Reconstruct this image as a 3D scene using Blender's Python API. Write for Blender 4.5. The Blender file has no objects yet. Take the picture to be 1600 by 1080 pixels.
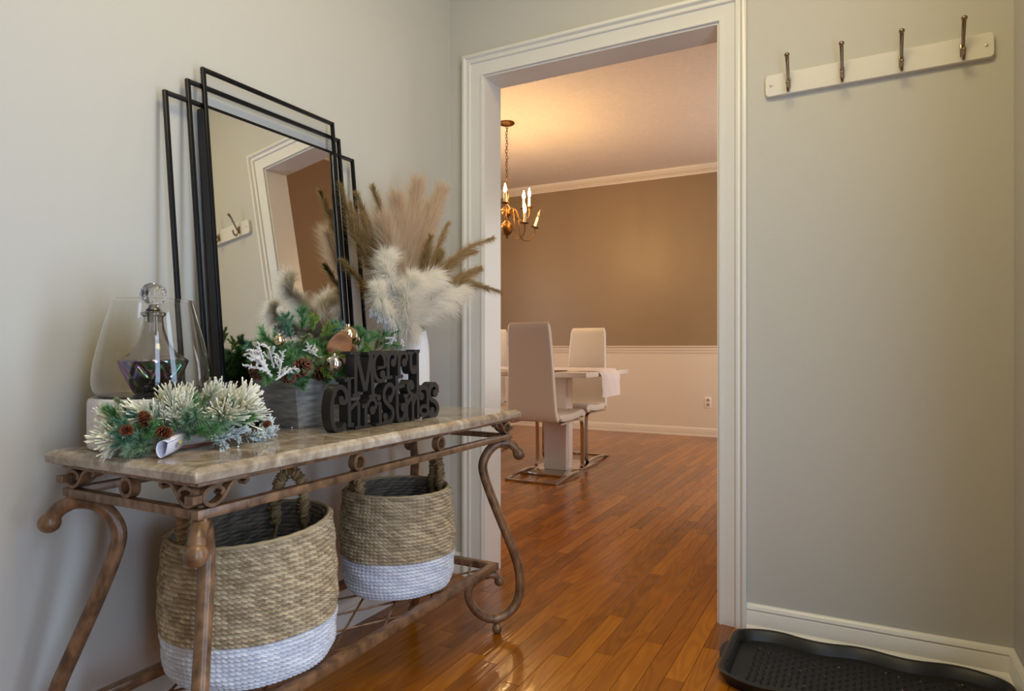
import bpy, bmesh, math, random
import numpy as np
from mathutils import Vector, Matrix, Quaternion

R = math.radians
PI = math.pi
random.seed(7)
np.random.seed(7)
C = bpy.context.scene.collection
scene = bpy.context.scene

# ---------------------------------------------------------------- camera
F, CX, CY, YAW, CAMH = 1022.0, 800.0, 544.0, R(28.1), 0.93
SN, CS = math.sin(YAW), math.cos(YAW)
cam_d = bpy.data.cameras.new('camera')
cam = bpy.data.objects.new('camera', cam_d)
C.objects.link(cam)
cam_d.sensor_width = 36.0
cam_d.lens = F * 36.0 / 1600.0
cam_d.shift_y = (CY - 540.0) / 1600.0
cam_d.clip_start = 0.02
cam.location = (0, 0, CAMH)
cam.rotation_euler = (R(90), 0, YAW)
scene.camera = cam

# ---------------------------------------------------------------- world, lights, exposure
world = bpy.data.worlds.new('world')
scene.world = world
world.use_nodes = True
world.node_tree.nodes['Background'].inputs[0].default_value = (0.75, 0.85, 1.0, 1)
world.node_tree.nodes['Background'].inputs[1].default_value = 0.4

def area(name, loc, rot, sx, sy, power, col, spread=180):
    l = bpy.data.lights.new(name, 'AREA')
    l.shape = 'RECTANGLE'; l.size = sx; l.size_y = sy
    l.energy = power; l.color = col; l.spread = R(spread)
    o = bpy.data.objects.new(name, l); C.objects.link(o)
    o.location = loc; o.rotation_euler = rot
    return o
# daylight through the glazed front door in the right-hand wall beside the camera
area('daylight_sidelight', (0.35, 0.10, 1.05), (0, R(90), 0), 1.75, 0.30, 10.5, (0.55, 0.73, 1.0))
area('daylight_sidelight', (0.35, 1.05, 1.05), (0, R(90), 0), 1.75, 0.30, 9.5, (0.55, 0.73, 1.0))
area('daylight_fanlight', (0.35, 0.575, 2.30), (0, R(90), 0), 0.35, 1.1, 5, (0.80, 0.88, 1.0))
# warm hall ceiling lamp
area('hall_lamp', (-0.25, 1.05, 2.74), (0, 0, 0), 0.7, 0.7, 14, (1.0, 0.80, 0.38))
# dining room window on the right-hand wall
area('daylight_dining_window', (0.40, 5.6, 1.35), (0, R(90), 0), 1.7, 1.6, 26, (1.0, 0.98, 0.96))
# dining room window far to the left
area('daylight_dining_window_left', (-4.5, 4.4, 1.4), (0, R(-90), 0), 1.6, 1.8, 22, (0.98, 0.98, 0.98))

vs = scene.view_settings
vs.view_transform = 'Standard'; vs.look = 'None'
vs.exposure = 0.48; vs.gamma = 1.0; vs.use_curve_mapping = False
scene.cycles.max_bounces = 10
scene.cycles.diffuse_bounces = 5
scene.cycles.transparent_max_bounces = 24
scene.cycles.transmission_bounces = 12
scene.cycles.caustics_reflective = False
scene.cycles.caustics_refractive = False
scene.cycles.sample_clamp_indirect = 6

def ray(px, py):
    r = (px - CX) / F
    return Vector((-SN + r * CS, CS + r * SN, -(py - CY) / F))
def W(px, py, X=None, Y=None, Z=None):
    d = ray(px, py)
    if X is not None: t = X / d.x
    elif Y is not None: t = Y / d.y
    else: t = (Z - CAMH) / d.z
    return Vector((0, 0, CAMH)) + d * t

# ---------------------------------------------------------------- materials
def lin(h):
    if isinstance(h, str):
        v = [int(h[i:i+2], 16) / 255 for i in (0, 2, 4)]
    else:
        v = [q / 255 for q in h]
    return tuple((q / 12.92 if q <= 0.04045 else ((q + 0.055) / 1.055) ** 2.4) for q in v) + (1,)

class Mat:
    def __init__(s, name):
        s.m = bpy.data.materials.new(name); s.m.use_nodes = True
        s.t = s.m.node_tree; s.n = s.t.nodes; s.l = s.t.links
        s.b = s.n['Principled BSDF']
    def node(s, kind, **kw):
        x = s.n.new(kind)
        for k, v in kw.items():
            if k in x.inputs: x.inputs[k].default_value = v
            else: setattr(x, k, v)
        return x
    def link(s, a, b): s.l.new(a, b)
    def set(s, **kw):
        for k, v in kw.items():
            s.b.inputs[k.replace('_', ' ')].default_value = v
        return s

def simple(name, col, rough=0.5, metal=0.0, noise=0.0, nscale=20.0, bump=0.0, bscale=60.0, spec=0.5, col2=None, stretch=(1, 1, 1), **kw):
    M = Mat(name)
    M.set(Base_Color=lin(col), Roughness=rough, Metallic=metal)
    M.b.inputs['Specular IOR Level'].default_value = spec
    for k, v in kw.items(): M.b.inputs[k.replace('_', ' ')].default_value = v
    if noise or col2 or bump:
        tc = M.node('ShaderNodeTexCoord'); mp = M.node('ShaderNodeMapping'); mp.inputs['Scale'].default_value = stretch
        M.link(tc.outputs['Object'], mp.inputs['Vector'])
        if noise or col2:
            nz = M.node('ShaderNodeTexNoise', Scale=nscale, Detail=5.0)
            M.link(mp.outputs[0], nz.inputs['Vector'])
            mx = M.node('ShaderNodeMix', data_type='RGBA')
            a = lin(col)
            b = lin(col2) if col2 else tuple(q * (1 - noise) for q in a[:3]) + (1,)
            mx.inputs['A'].default_value = a; mx.inputs['B'].default_value = b
            rp = M.node('ShaderNodeMapRange'); rp.inputs[1].default_value = 0.35; rp.inputs[2].default_value = 0.68
            M.link(nz.outputs['Fac'], rp.inputs[0]); M.link(rp.outputs[0], mx.inputs['Factor'])
            M.link(mx.outputs['Result'], M.b.inputs['Base Color'])
        if bump:
            nb = M.node('ShaderNodeTexNoise', Scale=bscale, Detail=4.0)
            M.link(mp.outputs[0], nb.inputs['Vector'])
            bp = M.node('ShaderNodeBump', Strength=bump, Distance=0.003)
            M.link(nb.outputs['Fac'], bp.inputs['Height']); M.link(bp.outputs[0], M.b.inputs['Normal'])
    return M.m

m_wall = simple('hall_wall_paint', (198, 195, 187), 0.55, bump=0.12, bscale=260, spec=0.3)
m_trim = simple('white_gloss_trim_paint', (226, 223, 216), 0.28, bump=0.05, bscale=30)
m_hceil = simple('hall_ceiling_paint', (225, 218, 200), 0.8)
m_dwall = simple('taupe_dining_wall_paint', (152, 128, 98), 0.40, bump=0.10, bscale=200, noise=0.04, nscale=2)
m_wains = simple('cream_wainscot_paint', (226, 212, 192), 0.4)
m_dceil = simple('textured_dining_ceiling_paint', (218, 202, 188), 0.85, bump=1.0, bscale=28, noise=0.06, nscale=30)
m_slotdark = simple('outlet_slot_dark', (60, 45, 35), 0.6)
m_outlet = simple('outlet_plastic', (240, 232, 225), 0.35)

# -- floor
def floor_mat():
    M = Mat('oak_floor_boards')
    g = M.node('ShaderNodeNewGeometry')
    at = M.node('ShaderNodeAttribute', attribute_name='tone')
    mp = M.node('ShaderNodeMapping'); mp.inputs['Scale'].default_value = (11, 1.1, 1)
    M.link(g.outputs['Position'], mp.inputs['Vector'])
    sc = M.node('ShaderNodeVectorMath', operation='SCALE'); sc.inputs['Scale'].default_value = 53.0
    M.link(at.outputs['Color'], sc.inputs[0])
    ad = M.node('ShaderNodeVectorMath', operation='ADD')
    M.link(mp.outputs[0], ad.inputs[0]); M.link(sc.outputs[0], ad.inputs[1])
    # cathedral grain: contour lines of a stretched noise
    n1 = M.node('ShaderNodeTexNoise', Scale=1.0, Detail=1.5, Roughness=0.4)
    M.link(ad.outputs[0], n1.inputs['Vector'])
    mu = M.node('ShaderNodeMath', operation='MULTIPLY'); mu.inputs[1].default_value = 95.0
    M.link(n1.outputs['Fac'], mu.inputs[0])
    si = M.node('ShaderNodeMath', operation='SINE'); M.link(mu.outputs[0], si.inputs[0])
    # fine pores
    mp2 = M.node('ShaderNodeMapping'); mp2.inputs['Scale'].default_value = (420, 14, 1)
    M.link(g.outputs['Position'], mp2.inputs['Vector'])
    n2 = M.node('ShaderNodeTexNoise', Scale=1.0, Detail=3.0); M.link(mp2.outputs[0], n2.inputs['Vector'])
    # blotches
    mp3 = M.node('ShaderNodeMapping'); mp3.inputs['Scale'].default_value = (9, 2.5, 1)
    M.link(g.outputs['Position'], mp3.inputs['Vector'])
    ad3 = M.node('ShaderNodeVectorMath', operation='ADD'); M.link(mp3.outputs[0], ad3.inputs[0]); M.link(sc.outputs[0], ad3.inputs[1])
    n3 = M.node('ShaderNodeTexNoise', Scale=1.0, Detail=2.0); M.link(ad3.outputs[0], n3.inputs['Vector'])
    ramp = M.node('ShaderNodeValToRGB')
    e = ramp.color_ramp.elements
    e[0].position = 0.0; e[0].color = lin((108, 60, 10))
    e[1].position = 1.0; e[1].color = lin((192, 120, 26))
    e2 = ramp.color_ramp.elements.new(0.5); e2.color = lin((152, 86, 12))
    # fac = .5 + tone*.45 + grain*.1 + blotch
    sx = M.node('ShaderNodeSeparateXYZ'); M.link(at.outputs['Color'], sx.inputs[0])
    a = M.node('ShaderNodeMath', operation='MULTIPLY_ADD'); a.inputs[1].default_value = 0.55; a.inputs[2].default_value = 0.08
    M.link(sx.outputs['X'], a.inputs[0])
    b = M.node('ShaderNodeMath', operation='MULTIPLY_ADD'); b.inputs[1].default_value = 0.085
    M.link(si.outputs[0], b.inputs[0]); M.link(a.outputs[0], b.inputs[2])
    c = M.node('ShaderNodeMath', operation='MULTIPLY_ADD'); c.inputs[1].default_value = 0.30
    M.link(n3.outputs['Fac'], c.inputs[0]); M.link(b.outputs[0], c.inputs[2])
    d = M.node('ShaderNodeMath', operation='MULTIPLY_ADD'); d.inputs[1].default_value = 0.22
    M.link(n2.outputs['Fac'], d.inputs[0]); M.link(c.outputs[0], d.inputs[2])
    o = M.node('ShaderNodeMath', operation='SUBTRACT'); o.inputs[1].default_value = 0.16; M.link(d.outputs[0], o.inputs[0])
    M.link(o.outputs[0], ramp.inputs['Fac'])
    M.link(ramp.outputs['Color'], M.b.inputs['Base Color'])
    nr = M.node('ShaderNodeTexNoise', Scale=6.0, Detail=3.0); M.link(g.outputs['Position'], nr.inputs['Vector'])
    rr = M.node('ShaderNodeMapRange'); rr.inputs[3].default_value = 0.13; rr.inputs[4].default_value = 0.24
    M.link(nr.outputs['Fac'], rr.inputs[0]); M.link(rr.outputs[0], M.b.inputs['Roughness'])
    bp = M.node('ShaderNodeBump', Strength=0.10, Distance=0.002)
    mixh = M.node('ShaderNodeMath', operation='ADD'); M.link(si.outputs[0], mixh.inputs[0]); M.link(n2.outputs['Fac'], mixh.inputs[1])
    M.link(mixh.outputs[0], bp.inputs['Height']); M.link(bp.outputs[0], M.b.inputs['Normal'])
    M.b.inputs['Specular IOR Level'].default_value = 0.5
    return M.m
m_floor = floor_mat()
m_subfloor = simple('dark_subfloor', (40, 20, 10), 0.8)

def marble_mat(name, c1, c2, c3, rough, scale):
    M = Mat(name)
    tc = M.node('ShaderNodeTexCoord')
    n0 = M.node('ShaderNodeTexNoise', Scale=scale, Detail=8.0, Roughness=0.62, Distortion=1.6)
    M.link(tc.outputs['Object'], n0.inputs['Vector'])
    ramp = M.node('ShaderNodeValToRGB'); e = ramp.color_ramp.elements
    e[0].position = 0.36; e[0].color = lin(c1); e[1].position = 0.66; e[1].color = lin(c3)
    x = ramp.color_ramp.elements.new(0.5); x.color = lin(c2)
    M.link(n0.outputs['Fac'], ramp.inputs['Fac'])
    n1 = M.node('ShaderNodeTexNoise', Scale=scale * 7, Detail=4.0)
    M.link(tc.outputs['Object'], n1.inputs['Vector'])
    mx = M.node('ShaderNodeMix', data_type='RGBA', blend_type='MULTIPLY'); mx.inputs['Factor'].default_value = 0.35
    M.link(ramp.outputs['Color'], mx.inputs['A']); M.link(n1.outputs['Color'], mx.inputs['B'])
    g = M.node('ShaderNodeGamma', Gamma=1.0)
    M.link(n1.outputs['Fac'], g.inputs['Color']); M.link(g.outputs[0], mx.inputs['B'])
    M.link(mx.outputs['Result'], M.b.inputs['Base Color'])
    M.b.inputs['Roughness'].default_value = rough
    return M.m
m_slab = marble_mat('beige_veined_stone', (148, 128, 106), (184, 166, 144), (220, 206, 186), 0.08, 9.0)
m_marble = marble_mat('white_marble', (228, 224, 220), (244, 240, 236), (250, 248, 246), 0.3, 9.0)
m_iron = simple('brown_brushed_iron', (142, 106, 74), 0.34, metal=0.1, col2=(84, 60, 42), nscale=55, bump=0.25, bscale=160, stretch=(1, 0.6, 0.5))
m_black = simple('black_enamelled_metal', (26, 27, 32), 0.30, metal=0.6)
m_blackbox = simple('black_frame_box', (18, 20, 26), 0.4)
m_mirror = simple('mirror_glass', (235, 235, 235), 0.01, metal=1.0)
m_sign = simple('black_painted_wood', (34, 31, 30), 0.5, noise=0.15, nscale=40)
m_chrome = simple('polished_chrome', (205, 200, 196), 0.08, metal=1.0)
m_leather = simple('white_leatherette', (222, 212, 198), 0.35, bump=0.05, bscale=300)
m_tablewhite = simple('white_lacquer', (236, 226, 216), 0.15)
m_fluffy = simple('fluffy_white_runner', (238, 226, 220), 0.9, bump=0.9, bscale=130)
m_mat_dark = simple('dark_placemat', (70, 48, 34), 0.5)
m_brass = simple('antique_brass', (104, 68, 32), 0.42, metal=0.85, noise=0.3, nscale=60)
m_candle = simple('ivory_candle_sleeve', (240, 226, 195), 0.5)
m_nickel = simple('hook_nickel', (150, 130, 108), 0.16, metal=1.0)
m_rackwood = simple('rack_white_paint', (225, 220, 210), 0.3)
m_screw = simple('rack_screw', (196, 186, 170), 0.3, metal=0.5)
m_rubber = simple('black_rubber_tray', (17, 17, 19), 0.46, noise=0.2, nscale=30)
m_planter = simple('grey_washed_wood', (158, 156, 151), 0.42, col2=(112, 110, 107), nscale=5, bump=0.2, bscale=20, stretch=(4, 4, 26))
m_vase = simple('white_ceramic', (232, 230, 230), 0.4)
m_cone = simple('pinecone_scales', (112, 58, 36), 0.6, noise=0.6, nscale=90)
m_silver = simple('silver_bauble', (205, 200, 196), 0.10, metal=1.0, bump=0.35, bscale=60)
m_gold = simple('gold_bauble', (222, 204, 172), 0.10, metal=1.0, bump=0.3, bscale=60)
m_leaf = simple('dried_magnolia_leaf', (140, 92, 56), 0.6, noise=0.25, nscale=25)
m_twig = simple('brown_twig', (112, 62, 48), 0.6)
m_paper = simple('white_paper_tag', (225, 222, 232), 0.5)
m_ink = simple('printed_grey_text', (110, 108, 125), 0.6)
m_yellow = simple('yellow_print', (225, 205, 80), 0.5)
m_greytag = simple('grey_cloth_tag', (105, 102, 100), 0.8)
m_bead = simple('clear_bead', (235, 235, 235), 0.1, metal=0.3)

def flame_mat():
    M = Mat('lit_flame_bulb')
    M.set(Base_Color=(1, 0.8, 0.5, 1), Emission_Color=(1.0, 0.64, 0.24, 1), Emission_Strength=430.0)
    return M.m
m_bulb = flame_mat()
m_bulboff = simple('unlit_glass_bulb', (235, 215, 180), 0.05, Transmission_Weight=0.8)

def glass(name, col, rough=0.0, ior=1.45, thin=0.0):
    M = Mat(name)
    M.set(Base_Color=lin(col), Roughness=rough, IOR=ior, Transmission_Weight=1.0)
    if thin:
        M.b.inputs['Thin Film Thickness'].default_value = thin
        M.b.inputs['Thin Film IOR'].default_value = 1.8 if thin > 500 else 1.36
    return M.m
m_glass = glass('clear_glass', (250, 250, 250), ior=1.35)
m_irid = glass('iridescent_clear_glass', (236, 230, 225), thin=420, ior=1.4)
m_irid_dark = glass('iridescent_dark_glass', (120, 96, 118), thin=520, ior=1.5)
def _irid():
    t = m_irid_dark.node_tree; b = t.nodes['Principled BSDF']
    b.inputs['Transmission Weight'].default_value = 0.35; b.inputs['Metallic'].default_value = 0.7; b.inputs['Roughness'].default_value = 0.08
    tc = t.nodes.new('ShaderNodeTexCoord'); nz = t.nodes.new('ShaderNodeTexNoise'); nz.inputs['Scale'].default_value = 22
    rp = t.nodes.new('ShaderNodeValToRGB'); e = rp.color_ramp.elements
    e[0].position = .36; e[0].color = lin((120, 168, 150)); e[1].position = .64; e[1].color = lin((120, 112, 170))
    x = rp.color_ramp.elements.new(.47); x.color = lin((190, 110, 200)); x = rp.color_ramp.elements.new(.56); x.color = lin((170, 186, 120))
    t.links.new(tc.outputs['Object'], nz.inputs['Vector']); t.links.new(nz.outputs['Fac'], rp.inputs['Fac']); t.links.new(rp.outputs['Color'], b.inputs['Base Color'])
_irid()

def attr_mat(name, rough=0.7, transl=0.0, attr='Col', bump=0.0, nrm=False):
    M = Mat(name)
    at = M.node('ShaderNodeAttribute', attribute_name=attr)
    M.link(at.outputs['Color'], M.b.inputs['Base Color'])
    M.set(Roughness=rough)
    M.b.inputs['Specular IOR Level'].default_value = 0.25
    if nrm:
        an = M.node('ShaderNodeAttribute', attribute_name='outward')
        M.link(an.outputs['Vector'], M.b.inputs['Normal'])
    if transl:
        tr = M.node('ShaderNodeBsdfTranslucent'); M.link(at.outputs['Color'], tr.inputs['Color'])
        mx = M.node('ShaderNodeMixShader'); mx.inputs[0].default_value = transl
        out = M.n['Material Output']
        M.link(M.b.outputs[0], mx.inputs[1]); M.link(tr.outputs[0], mx.inputs[2]); M.link(mx.outputs[0], out.inputs['Surface'])
    return M.m
m_needle = attr_mat('pine_needles', 0.6, 0.15)
m_plume = attr_mat('dried_plume_fibres', 0.9, 0.6)
m_rope = attr_mat('woven_seagrass_rope', 0.8)
m_ropew = attr_mat('woven_white_rope', 0.75)

# ---------------------------------------------------------------- helpers
class MB:
    """collects vertices, faces and per-vertex colours, then links them as one mesh object"""
    def __init__(s): s.v = []; s.f = []; s.c = []
    def add(s, vs, fs, col=(1, 1, 1)):
        o = len(s.v)
        s.v.extend(vs)
        s.f.extend([tuple(i + o for i in f) for f in fs])
        if isinstance(col, list): s.c.extend(col)
        else: s.c.extend([col] * len(vs))
    def box(s, x0, x1, y0, y1, z0, z1, bev=0.0, col=(1, 1, 1)):
        if bev > 0:
            bm = bmesh.new(); bmesh.ops.create_cube(bm, size=1)
            for q in bm.verts:
                q.co = Vector(((x0 + x1) / 2 + q.co.x * (x1 - x0), (y0 + y1) / 2 + q.co.y * (y1 - y0), (z0 + z1) / 2 + q.co.z * (z1 - z0)))
            bmesh.ops.bevel(bm, geom=bm.edges[:], offset=bev, segments=2, profile=0.5, affect='EDGES')
            bm.verts.index_update()
            s.add([tuple(q.co) for q in bm.verts], [[w.index for w in f.verts] for f in bm.faces], col); bm.free(); return
        V = [(x, y, z) for x in (x0, x1) for y in (y0, y1) for z in (z0, z1)]
        s.add(V, [(0, 1, 3, 2), (4, 6, 7, 5), (0, 4, 5, 1), (2, 3, 7, 6), (0, 2, 6, 4), (1, 5, 7, 3)], col)
    def tube(s, pts, rad, n=10, closed=False, col=(1, 1, 1), caps=True, flat=None):
        P = [Vector(p) for p in pts]
        if not hasattr(rad, '__len__'): rad = [rad] * len(P)
        m = len(P); vs = []; up = None
        for i in range(m):
            if closed: t = P[(i + 1) % m] - P[i - 1]
            else: t = P[min(i + 1, m - 1)] - P[max(i - 1, 0)]
            if t.length < 1e-9: t = Vector((0, 0, 1))
            t.normalize()
            if up is None:
                up = Vector((0, 0, 1)) if abs(t.z) < 0.9 else Vector((1, 0, 0))
            a = (up - t * up.dot(t))
            if a.length < 1e-6: a = t.orthogonal()
            a.normalize(); b = t.cross(a); up = a
            for k in range(n):
                an = 2 * PI * k / n
                e = (1, 1) if flat is None else flat
                vs.append(tuple(P[i] + a * math.cos(an) * rad[i] * e[0] + b * math.sin(an) * rad[i] * e[1]))
        fs = []
        for i in range(m if closed else m - 1):
            j = (i + 1) % m
            for k in range(n):
                k2 = (k + 1) % n
                fs.append((i * n + k, i * n + k2, j * n + k2, j * n + k))
        if not closed and caps:
            fs.append(tuple(range(n - 1, -1, -1))); fs.append(tuple((m - 1) * n + k for k in range(n)))
        s.add(vs, fs, col)
    def lathe(s, prof, n=32, c=(0, 0, 0), col=(1, 1, 1), fn=None, close=False):
        vs = []; m = len(prof)
        for r, z in prof:
            for k in range(n):
                a = 2 * PI * k / n
                rr = r * (fn(a, z) if fn else 1)
                vs.append((c[0] + rr * math.cos(a), c[1] + rr * math.sin(a), c[2] + z))
        fs = []
        for i in range(m if close else m - 1):
            j = (i + 1) % m
            for k in range(n):
                k2 = (k + 1) % n
                fs.append((i * n + k, i * n + k2, j * n + k2, j * n + k))
        s.add(vs, fs, col)
    def ball(s, c, r, n=16, m=10, sc=(1, 1, 1), col=(1, 1, 1)):
        prof = [(max(1e-5, r * math.sin(PI * i / m)), -r * math.cos(PI * i / m)) for i in range(m + 1)]
        o = len(s.v)
        s.lathe(prof, n, (0, 0, 0), col)
        for i in range(o, len(s.v)):
            x, y, z = s.v[i]; s.v[i] = (c[0] + x * sc[0], c[1] + y * sc[1], c[2] + z * sc[2])
    def sweep(s, prof, path, closed=False):
        """prof: list of 2-D points; path: list of frames (origin, axis_u, axis_v)"""
        n = len(prof); vs = []
        for o, u, v in path:
            for a, b in prof: vs.append(tuple(Vector(o) + Vector(u) * a + Vector(v) * b))
        fs = []; m = len(path)
        for i in range(m if closed else m - 1):
            j = (i + 1) % m
            for k in range(n):
                k2 = (k + 1) % n
                fs.append((i * n + k, i * n + k2, j * n + k2, j * n + k))
        if not closed:
            fs.append(tuple(range(n - 1, -1, -1))); fs.append(tuple((m - 1) * n + k for k in range(n)))
        s.add(vs, fs)
    def mesh(s, name, mat, smooth=None):
        me = bpy.data.meshes.new(name)
        me.from_pydata(s.v, [], s.f)
        if any(c != (1, 1, 1) for c in s.c[:50] + s.c[-50:]):
            ca = me.color_attributes.new('Col', 'FLOAT_COLOR', 'POINT')
            arr = np.ones((len(s.v), 4), dtype=np.float32); arr[:, :3] = np.array([q[:3] for q in s.c], dtype=np.float32)
            ca.data.foreach_set('color', arr.ravel())
        me.materials.append(mat)
        bm = bmesh.new(); bm.from_mesh(me)
        bmesh.ops.recalc_face_normals(bm, faces=bm.faces)
        if smooth is not None:
            for f in bm.faces: f.smooth = True
            lim = R(smooth)
            for e in bm.edges:
                if len(e.link_faces) == 2 and e.calc_face_angle(0) > lim: e.smooth = False
        bm.to_mesh(me); bm.free()
        return me
    def build(s, name, mat, parent=None, smooth=None, loc=None, rot=None):
        return link(name, s.mesh(name, mat, smooth), parent, loc, rot)

def link(name, me, parent=None, loc=None, rot=None, mw=None):
    o = bpy.data.objects.new(name, me); C.objects.link(o)
    if parent is not None: o.parent = parent
    if loc is not None: o.location = loc
    if rot is not None: o.rotation_euler = rot
    if mw is not None: o.matrix_local = mw
    return o
def empty(name, loc=(0, 0, 0), rz=0, parent=None):
    o = bpy.data.objects.new(name, None); C.objects.link(o); o.location = loc; o.rotation_euler = (0, 0, rz)
    o.empty_display_size = 0.05
    if parent is not None: o.parent = parent
    return o
def tag(o, label, cat, group=None):
    o['label'] = label; o['category'] = cat
    if group: o['group'] = group
    return o
def struct(o):
    o['kind'] = 'structure'; return o
def stuff(o):
    o['kind'] = 'stuff'; return o
def copy_tree(o, parent=None):
    c = o.copy(); C.objects.link(c)
    if parent is not None: c.parent = parent
    for ch in list(o.children): copy_tree(ch, c)
    return c
def catmull(pts, k=6, closed=False):
    P = [np.array(p, float) for p in pts]; n = len(P); out = []
    rng = range(n) if closed else range(n - 1)
    for i in rng:
        if closed: p0, p1, p2, p3 = P[i - 1], P[i], P[(i + 1) % n], P[(i + 2) % n]
        else: p0, p1, p2, p3 = P[max(i - 1, 0)], P[i], P[i + 1], P[min(i + 2, n - 1)]
        for j in range(k):
            t = j / k
            out.append(tuple(0.5 * ((2 * p1) + (p2 - p0) * t + (2 * p0 - 5 * p1 + 4 * p2 - p3) * t * t + (3 * p1 - p0 - 3 * p2 + p3) * t ** 3)))
    if not closed: out.append(tuple(P[-1]))
    return out

# ================================================================ THE SETTING
XL, XR = -1.513, 0.378          # hall side walls
YB, YD, YF = 2.284, 2.407, 7.0  # hall back wall face, its dining face, far dining wall
YH = -1.5                       # wall behind the camera
HC, DC = 2.85, 2.85             # ceilings
DL, DR = -4.6, 0.45             # dining side walls
OX0, OX1, OZ = -1.343, -0.430, 2.026   # cased opening (jamb faces)

# floor planks -----------------------------------------------------
floor = MB(); floor.box(DL - 0.1, DR + 0.2, YH - 0.1, YF + 0.1, -0.05, -0.0128)
floor = struct(floor.build('floor', m_subfloor))
PW = 0.0567
def plank_mesh(x0, x1, y0, y1, tone, dz):
    g = 0.0007; b = 0.00012
    X0, X1, Y0_, Y1_ = x0 + g, x1 - g, y0 + g, y1 - g
    z = dz
    vs = [(X0, Y0_, -0.012), (X1, Y0_, -0.012), (X1, Y1_, -0.012), (X0, Y1_, -0.012),
          (X0, Y0_, z - b), (X1, Y0_, z - b), (X1, Y1_, z - b), (X0, Y1_, z - b),
          (X0 + b, Y0_ + b, z), (X1 - b, Y0_ + b, z), (X1 - b, Y1_ - b, z), (X0 + b, Y1_ - b, z)]
    fs = [(0, 1, 5, 4), (1, 2, 6, 5), (2, 3, 7, 6), (3, 0, 4, 7), (4, 5, 9, 8), (5, 6, 10, 9), (6, 7, 11, 10), (7, 4, 8, 11), (8, 9, 10, 11)]
    return vs, fs, tone
planks = []
fixed = {}   # column -> known joint
for x, y in ((-0.913, 2.067), (-0.69, 1.886), (-0.58, 2.03), (-0.518, 2.19), (-0.75, 2.65)):
    fixed[round((x + 0.490 + PW / 2) / PW)] = y
rg = random.Random(11)
k0 = math.floor((DL + 0.490) / PW); k1 = math.ceil((DR + 0.490) / PW)
for k in range(k0, k1 + 1):
    x0 = -0.490 + k * PW; x1 = x0 + PW
    if x1 > DR + 0.05: continue
    y = -1.5 - rg.uniform(0, 0.9)
    col = round((x0 + PW / 2 + 0.490 + PW / 2) / PW)
    ys = [y]
    while ys[-1] < YF:
        ys.append(ys[-1] + rg.choice((0.28, 0.42, 0.55, 0.66, 0.8, 0.95)) * rg.uniform(0.85, 1.15))
    if col in fixed:
        j = min(range(len(ys)), key=lambda q: abs(ys[q] - fixed[col])); sh = fixed[col] - ys[j]; ys = [q + sh for q in ys]
    for a, b in zip(ys[:-1], ys[1:]):
        a = max(a, YH); b = min(b, YF)
        if b - a < 0.03: continue
        if x0 < XL - 0.05 and b < YD: continue
        planks.append((x0, x1, a, b, (rg.random(), rg.random(), rg.random()), rg.uniform(-0.00015, 0)))
def plank_score(p):
    x = (p[0] + p[1]) / 2; best = 0
    for f in (0.1, 0.5, 0.9):
        y = p[2] + (p[3] - p[2]) * f
        t = -SN * x + CS * y
        if t < 0.3: continue
        px = CX + F * (CS * x + SN * y) / t; py = CY + F * CAMH / t
        if not (-20 < px < 1620 and py < 1110): continue
        if y > YD:      # seen through the opening only
            if not (783 < px < 1130): continue
        else:
            if x < -1.40: continue
        best = max(best, (p[3] - p[2]) * F * F * PW * CAMH / t ** 3)
    return best
sc_ = sorted(planks, key=plank_score, reverse=True)
solo = [p for p in sc_[:295] if plank_score(p) > 0]
ids = set(id(p) for p in solo)
def tone_attr(me, tones):
    ca = me.color_attributes.new('tone', 'FLOAT_COLOR', 'POINT')
    arr = np.ones((len(tones), 4), dtype=np.float32); arr[:, :3] = tones
    ca.data.foreach_set('color', arr.ravel())
for p in solo:
    v, f, t = plank_mesh(*p)
    me = bpy.data.meshes.new('plank'); me.from_pydata(v, [], f); tone_attr(me, [t] * len(v)); me.materials.append(m_floor)
    link('plank', me, floor)
av, af, at_ = [], [], []
for p in planks:
    if id(p) in ids: continue
    v, f, t = plank_mesh(*p); o = len(av); av += v; af += [tuple(i + o for i in q) for q in f]; at_ += [t] * len(v)
me = bpy.data.meshes.new('distant_planks'); me.from_pydata(av, [], af); tone_attr(me, at_); me.materials.append(m_floor)
stuff(link('distant_planks', me, floor))

# walls -------------------------------------------------------------
def wallbox(name, mat, *b):
    m = MB(); m.box(*b); return struct(m.build(name, mat))
wallbox('wall_left', m_wall, XL - 0.12, XL, YH - 0.12, YB, -0.012, HC)
wallbox('wall_right', m_wall, XR, XR + 0.12, YH - 0.12, YB, -0.012, HC)
wallbox('wall_front', m_wall, XL, XR, YH - 0.12, YH, -0.012, HC)
m = MB()
m.box(XL - 0.12, OX0 - 0.012, YB, YD, -0.012, HC)
m.box(OX1 + 0.012, XR + 0.12, YB, YD, -0.012, HC)
m.box(OX0 - 0.012, OX1 + 0.012, YB, YD, OZ + 0.012, HC)
wb = struct(m.build('wall_back', m_wall))
m = MB(); m.box(XL - 0.12, XR + 0.12, YH - 0.12, YB, HC, HC + 0.1); struct(m.build('ceiling', m_hceil))
m = MB(); m.box(DL - 0.1, DR + 0.1, YD, YF + 0.1, DC, DC + 0.1); struct(m.build('ceiling_dining', m_dceil))
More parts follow.
